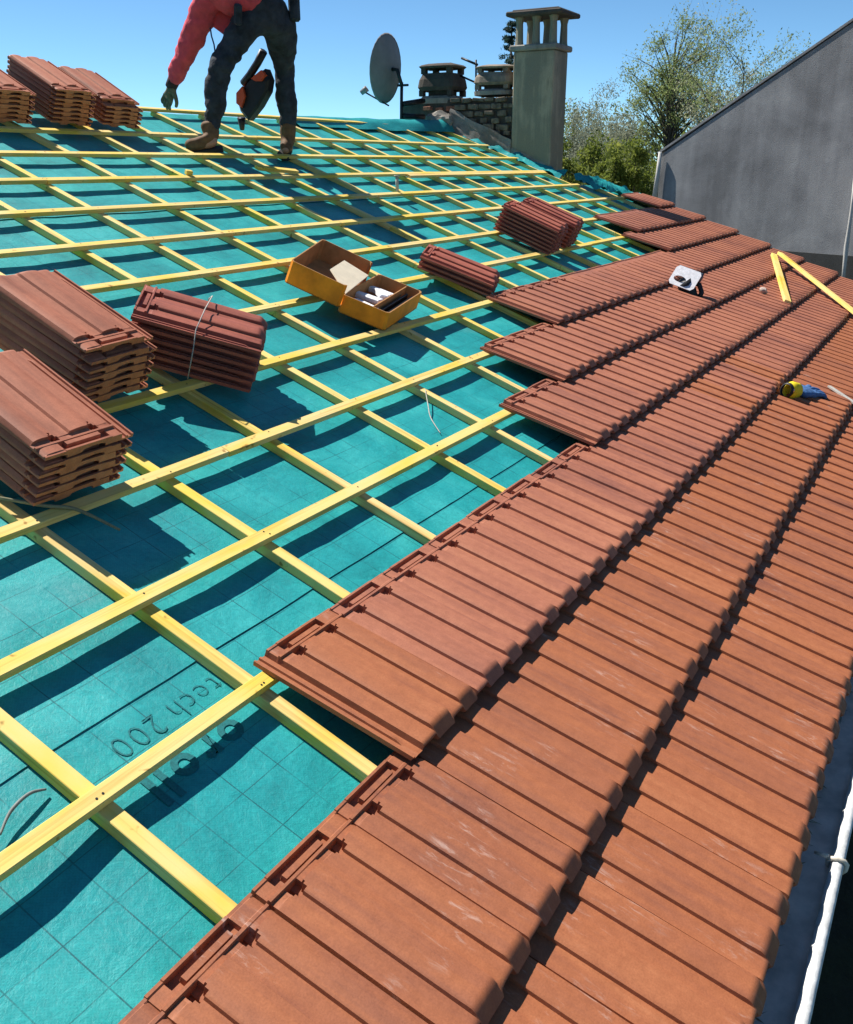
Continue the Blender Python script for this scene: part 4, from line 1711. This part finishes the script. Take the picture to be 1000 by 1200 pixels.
def tree(name, base, top, crown_r, label, leaf, bark, nleaf, lsize, seed, levels=3, spread=.75, trunk_frac=.35, rtrunk=.12, cat='tree', group=None, clr=None, nbr=5, upright=.55):
    rng = random.Random(seed)
    base, top = Vector(base), Vector(top)
    Hh = (top - base).length
    o = empty(name, Matrix.Translation(base), label, cat, group)
    br = MB()
    tips = []

    def grow(p, d, L, r, lev):
        pts, rs = [p.copy()], [r]
        q = p.copy()
        n = 4
        for k in range(n):
            d = (d + Vector((rng.gauss(0, .13), rng.gauss(0, .13), rng.gauss(0, .08) + .05))).normalized()
            q = q + d * (L / n)
            pts.append(q.copy())
            rs.append(r * (1 - .55 * (k + 1) / n))
        br.tube(pts, rs, 5 if lev else 8, cap=False)
        if lev >= levels:
            tips.append((pts[-1], L))
            tips.append((pts[2], L))
            return
        nb = nbr if lev == 0 else max(3, nbr - 1)
        for b in range(nb):
            t = rng.uniform(.35, 1.0) if lev else rng.uniform(trunk_frac, 1.0)
            k = min(n - 1, int(t * n))
            pp = pts[k].lerp(pts[k + 1], t * n - k)
            a = rng.uniform(0, 2 * math.pi)
            side = Vector((math.cos(a), math.sin(a), 0))
            dd = (d * upright + side * spread + Vector((0, 0, .18))).normalized()
            grow(pp, dd, L * rng.uniform(.26, .40) if lev == 0 else L * rng.uniform(.5, .7), rs[k] * .5, lev + 1)
        tips.append((pts[-1], L * .5))

    grow(base, (top - base).normalized(), Hh * .78, rtrunk, 0)
    # bring the whole tree to the wished height
    zmax = max(t[0].z for t in tips) + crown_r * .6
    f_ = Hh / (zmax - base.z)
    br.v = [tuple(base + (Vector(q) - base) * f_) for q in br.v]
    tips = [(base + (t[0] - base) * f_, t[1]) for t in tips]
    br.build('trunk', M[bark], None, o)
    lf = MB()
    per = max(1, nleaf // len(tips))
    for (p, L) in tips:
        leaf_cloud(lf, p, crown_r * rng.uniform(.6, 1.25), int(per * rng.uniform(.3, 1.7)), lsize, rng, .8)
    lf.build('crown', M[leaf], None, o)
    return o


def ground_under(p):
    return Vector((p.x, p.y, GZ))


def tree_px(px, py_top, rng_, **kw):
    t = at_range(px, py_top, rng_)
    return tree(base=ground_under(t), top=t, **kw)


def clump_tree(px, py, r, rx_px, rz_px, label, leaf, bark, n, lsize, seed, clumps=60, rtrunk=.13, low=1.0):
    """tree whose crown is an uneven ellipsoid of leaf clumps, each at the end of its own bough"""
    rng = random.Random(seed)
    c = at_range(px, py, r)
    sc = r / FPX * 1.02
    RX, RZ = rx_px * sc, rz_px * sc
    b = ground_under(c)
    o = empty('tree', Matrix.Translation(b), label, 'tree')
    br, lf = MB(), MB()
    top = c + Vector((0, 0, RZ * .8))
    fork = Vector((c.x, c.y, c.z - RZ * .75))
    wob = [b.lerp(top, t) + Vector((rng.gauss(0, .06), rng.gauss(0, .06), 0)) for t in (0, .25, .5, .7, .85, 1)]
    br.tube(wob, [rtrunk, rtrunk * .85, rtrunk * .7, rtrunk * .5, rtrunk * .3, .01], 8, cap=False)
    for k in range(clumps):
        d = Vector((rng.gauss(0, 1), rng.gauss(0, 1), rng.gauss(0, 1))).normalized()
        q = c + Vector((d.x * RX, d.y * RX, d.z * RZ)) * (rng.random() ** .40) * rng.uniform(.85, 1.12)
        t0 = max(.35, min(.92, (q.z - b.z) / (top.z - b.z) - rng.uniform(.08, .2)))
        p0 = b.lerp(top, t0)
        m_ = p0.lerp(q, .55) + Vector((rng.gauss(0, .08), rng.gauss(0, .08), .10))
        br.tube([p0, m_, q], [.030, .018, .006], 4, cap=False)
        cr_ = RX * rng.uniform(.16, .36)
        for j in range(4):
            e = q + Vector((rng.gauss(0, 1), rng.gauss(0, 1), rng.gauss(0, 1))).normalized() * cr_
            br.tube([q.lerp(m_, .3), e], [.008, .003], 3, cap=False)
        leaf_cloud(lf, q, cr_, int(n / clumps * rng.uniform(.5, 1.5)), lsize, rng, .85)
    br.build('trunk', M[bark], None, o)
    lf.build('crown', M[leaf], None, o)
    return o


# tree beside the grey wall
clump_tree(788, 102, 34, 50, 64, 'slender spring tree with rounded pale green crown at the left end of the grey wall', 'leaf_spring', 'bark', 16000, .040, 21, clumps=110)
# blossom tree behind the wall with bare shoots
tree_px(876, 62, 30, name='tree', crown_r=.24, label='blossoming tree showing over the sloping top of the grey wall', leaf='leaf_blossom', bark='bark', nleaf=9000, lsize=.036, seed=33, levels=3, spread=.62, trunk_frac=.62, rtrunk=.10, nbr=8, upright=.4)
tree_px(898, -30, 28, name='tree', crown_r=.22, label='tall bare shoots of a tree rising above the grey wall', leaf='leaf_blossom', bark='bark_pale', nleaf=1800, lsize=.034, seed=8, levels=3, spread=.42, trunk_frac=.55, rtrunk=.07, nbr=6, upright=.8)
tree_px(945, 12, 29, name='tree', crown_r=.26, label='thin leafing branches behind the top right of the grey wall', leaf='leaf_spring', bark='bark', nleaf=5000, lsize=.034, seed=12, levels=3, spread=.7, trunk_frac=.62, rtrunk=.07, nbr=6)
# pale thin trees right of the chimney
tree_px(688, 88, 42, name='tree', crown_r=.45, label='pale wispy tree just right of the tall chimney', leaf='leaf_grey', bark='bark_pale', nleaf=5200, lsize=.042, seed=41, levels=3, spread=.34, trunk_frac=.55, rtrunk=.08, upright=.9)
tree_px(722, 104, 46, name='tree', crown_r=.45, label='pale wispy tree between the tall chimney and the slender tree', leaf='leaf_grey', bark='bark_pale', nleaf=5200, lsize=.042, seed=42, levels=3, spread=.34, trunk_frac=.55, rtrunk=.08, upright=.9)
# conifer behind the chimneys
tp_ = at_range(600, 30, 32)
CN = empty('conifer', Matrix.Translation(ground_under(tp_)), 'dark blue green conifer peeping out behind the tall chimney', 'tree')
cn = MB()
cn.tube([ground_under(tp_), tp_], [.20, .02], 7)
cn.build('trunk', M['bark'], None, CN)
cl = MB()
rc = random.Random(4)
z = tp_.z
lvl = 0
while z > GZ + 2:
    R_ = .15 + (tp_.z - z) * .38
    for k in range(3):
        a = rc.uniform(0, 2 * math.pi)
        Lb = R_ * rc.uniform(.6, 1.15)
        for s in range(10):
            t = (s + 1) / 10
            p = Vector((tp_.x + math.cos(a) * Lb * t, tp_.y + math.sin(a) * Lb * t, z - Lb * .28 * t * t + .1 * t))
            leaf_cloud(cl, p, .11, 8, .045, rc, .8)
    z -= rc.uniform(.07, .22)
cl.build('crown', M['needle'], None, CN)


def shrub(px, py, r, wpx, label, leaf, seed, n=2600, lsize=.07):
    """bush: many stems and leaf clumps from the ground up to the seen top"""
    rng = random.Random(seed)
    t = at_range(px, py, r)
    b = ground_under(t)
    wid = wpx / FPX * r
    o = empty('shrub', Matrix.Translation(b), label, 'shrub', 'shrubs beyond the roof')
    st = MB()
    lf = MB()
    Hh = t.z - b.z
    for k in range(26):
        a = rng.uniform(0, 2 * math.pi)
        rr = wid * .5 * math.sqrt(rng.random())
        hh = Hh * (1 - .45 * (rr / (wid * .5)) ** 2) * rng.uniform(.72, 1.04)
        e = Vector((b.x + math.cos(a) * rr, b.y + math.sin(a) * rr, b.z + hh))
        m_ = b.lerp(e, .5) + Vector((rng.gauss(0, .15), rng.gauss(0, .15), 0))
        st.tube([b + Vector((math.cos(a) * rr * .4, math.sin(a) * rr * .4, 0)), m_, e], [.035, .02, .006], 4, cap=False)
        for s in range(7):
            q = m_.lerp(e, s / 6)
            leaf_cloud(lf, q, wid * .21 * rng.uniform(.7, 1.3), int(n / 180 * rng.uniform(.5, 1.6)), lsize, rng, .9)
    st.build('stems', M['bark'], None, o)
    lf.build('foliage', M[leaf], None, o)


SH = [(668, 150, 24, 60, 'olive green bush right against the foot of the tall chimney', 'leaf_olive', 1),
      (690, 146, 22, 56, 'yellowish bush second from the tall chimney', 'leaf_olive', 2),
      (712, 160, 20, 56, 'low olive bush above the verge flap of underlay', 'leaf_olive', 3),
      (736, 150, 23, 56, 'brownish green bush in the middle of the gap between chimney and wall', 'leaf_olive', 4),
      (757, 152, 20, 46, 'bright green bush touching the pale corner of the grey wall', 'leaf_olive', 5),
      (700, 128, 34, 70, 'grey green bush standing behind the olive bushes near the chimney', 'leaf_grey', 6),
      (748, 126, 34, 70, 'grey green bush below the crown of the slender tree', 'leaf_grey', 7)]
for s in SH:
    shrub(*s, n=30000, lsize=.044)

for s in ((676, 168, 18, 50, 'low leafy bush at the very foot of the tall chimney', 'leaf_olive', 11), (724, 172, 17, 52, 'dense low bush directly behind the verge of the roof', 'leaf_olive', 12),
          (750, 176, 17, 40, 'low bush squeezed against the lower end of the pale post', 'leaf_olive', 13), (680, 118, 38, 60, 'grey green thicket to the right of the chimney shaft', 'leaf_grey', 14),
          (722, 120, 40, 64, 'grey green thicket under the wispy trees', 'leaf_grey', 15)):
    shrub(*s, n=28000, lsize=.044)

# far wood: one mass on the horizon
fw = MB()
rf = random.Random(77)
for k in range(260):
    a = rad(rf.uniform(-45, 27))
    R_ = rf.uniform(70, 120)
    hgt = rf.uniform(6.0, 11)
    c = Vector((R_ * math.cos(a), R_ * math.sin(a), GZ + hgt * .5))
    leaf_cloud(fw, c, hgt * .55, 260, .22, rf, 1.0)
tag(fw.build('far_wood', M['leaf_olive'], None), kind='stuff')
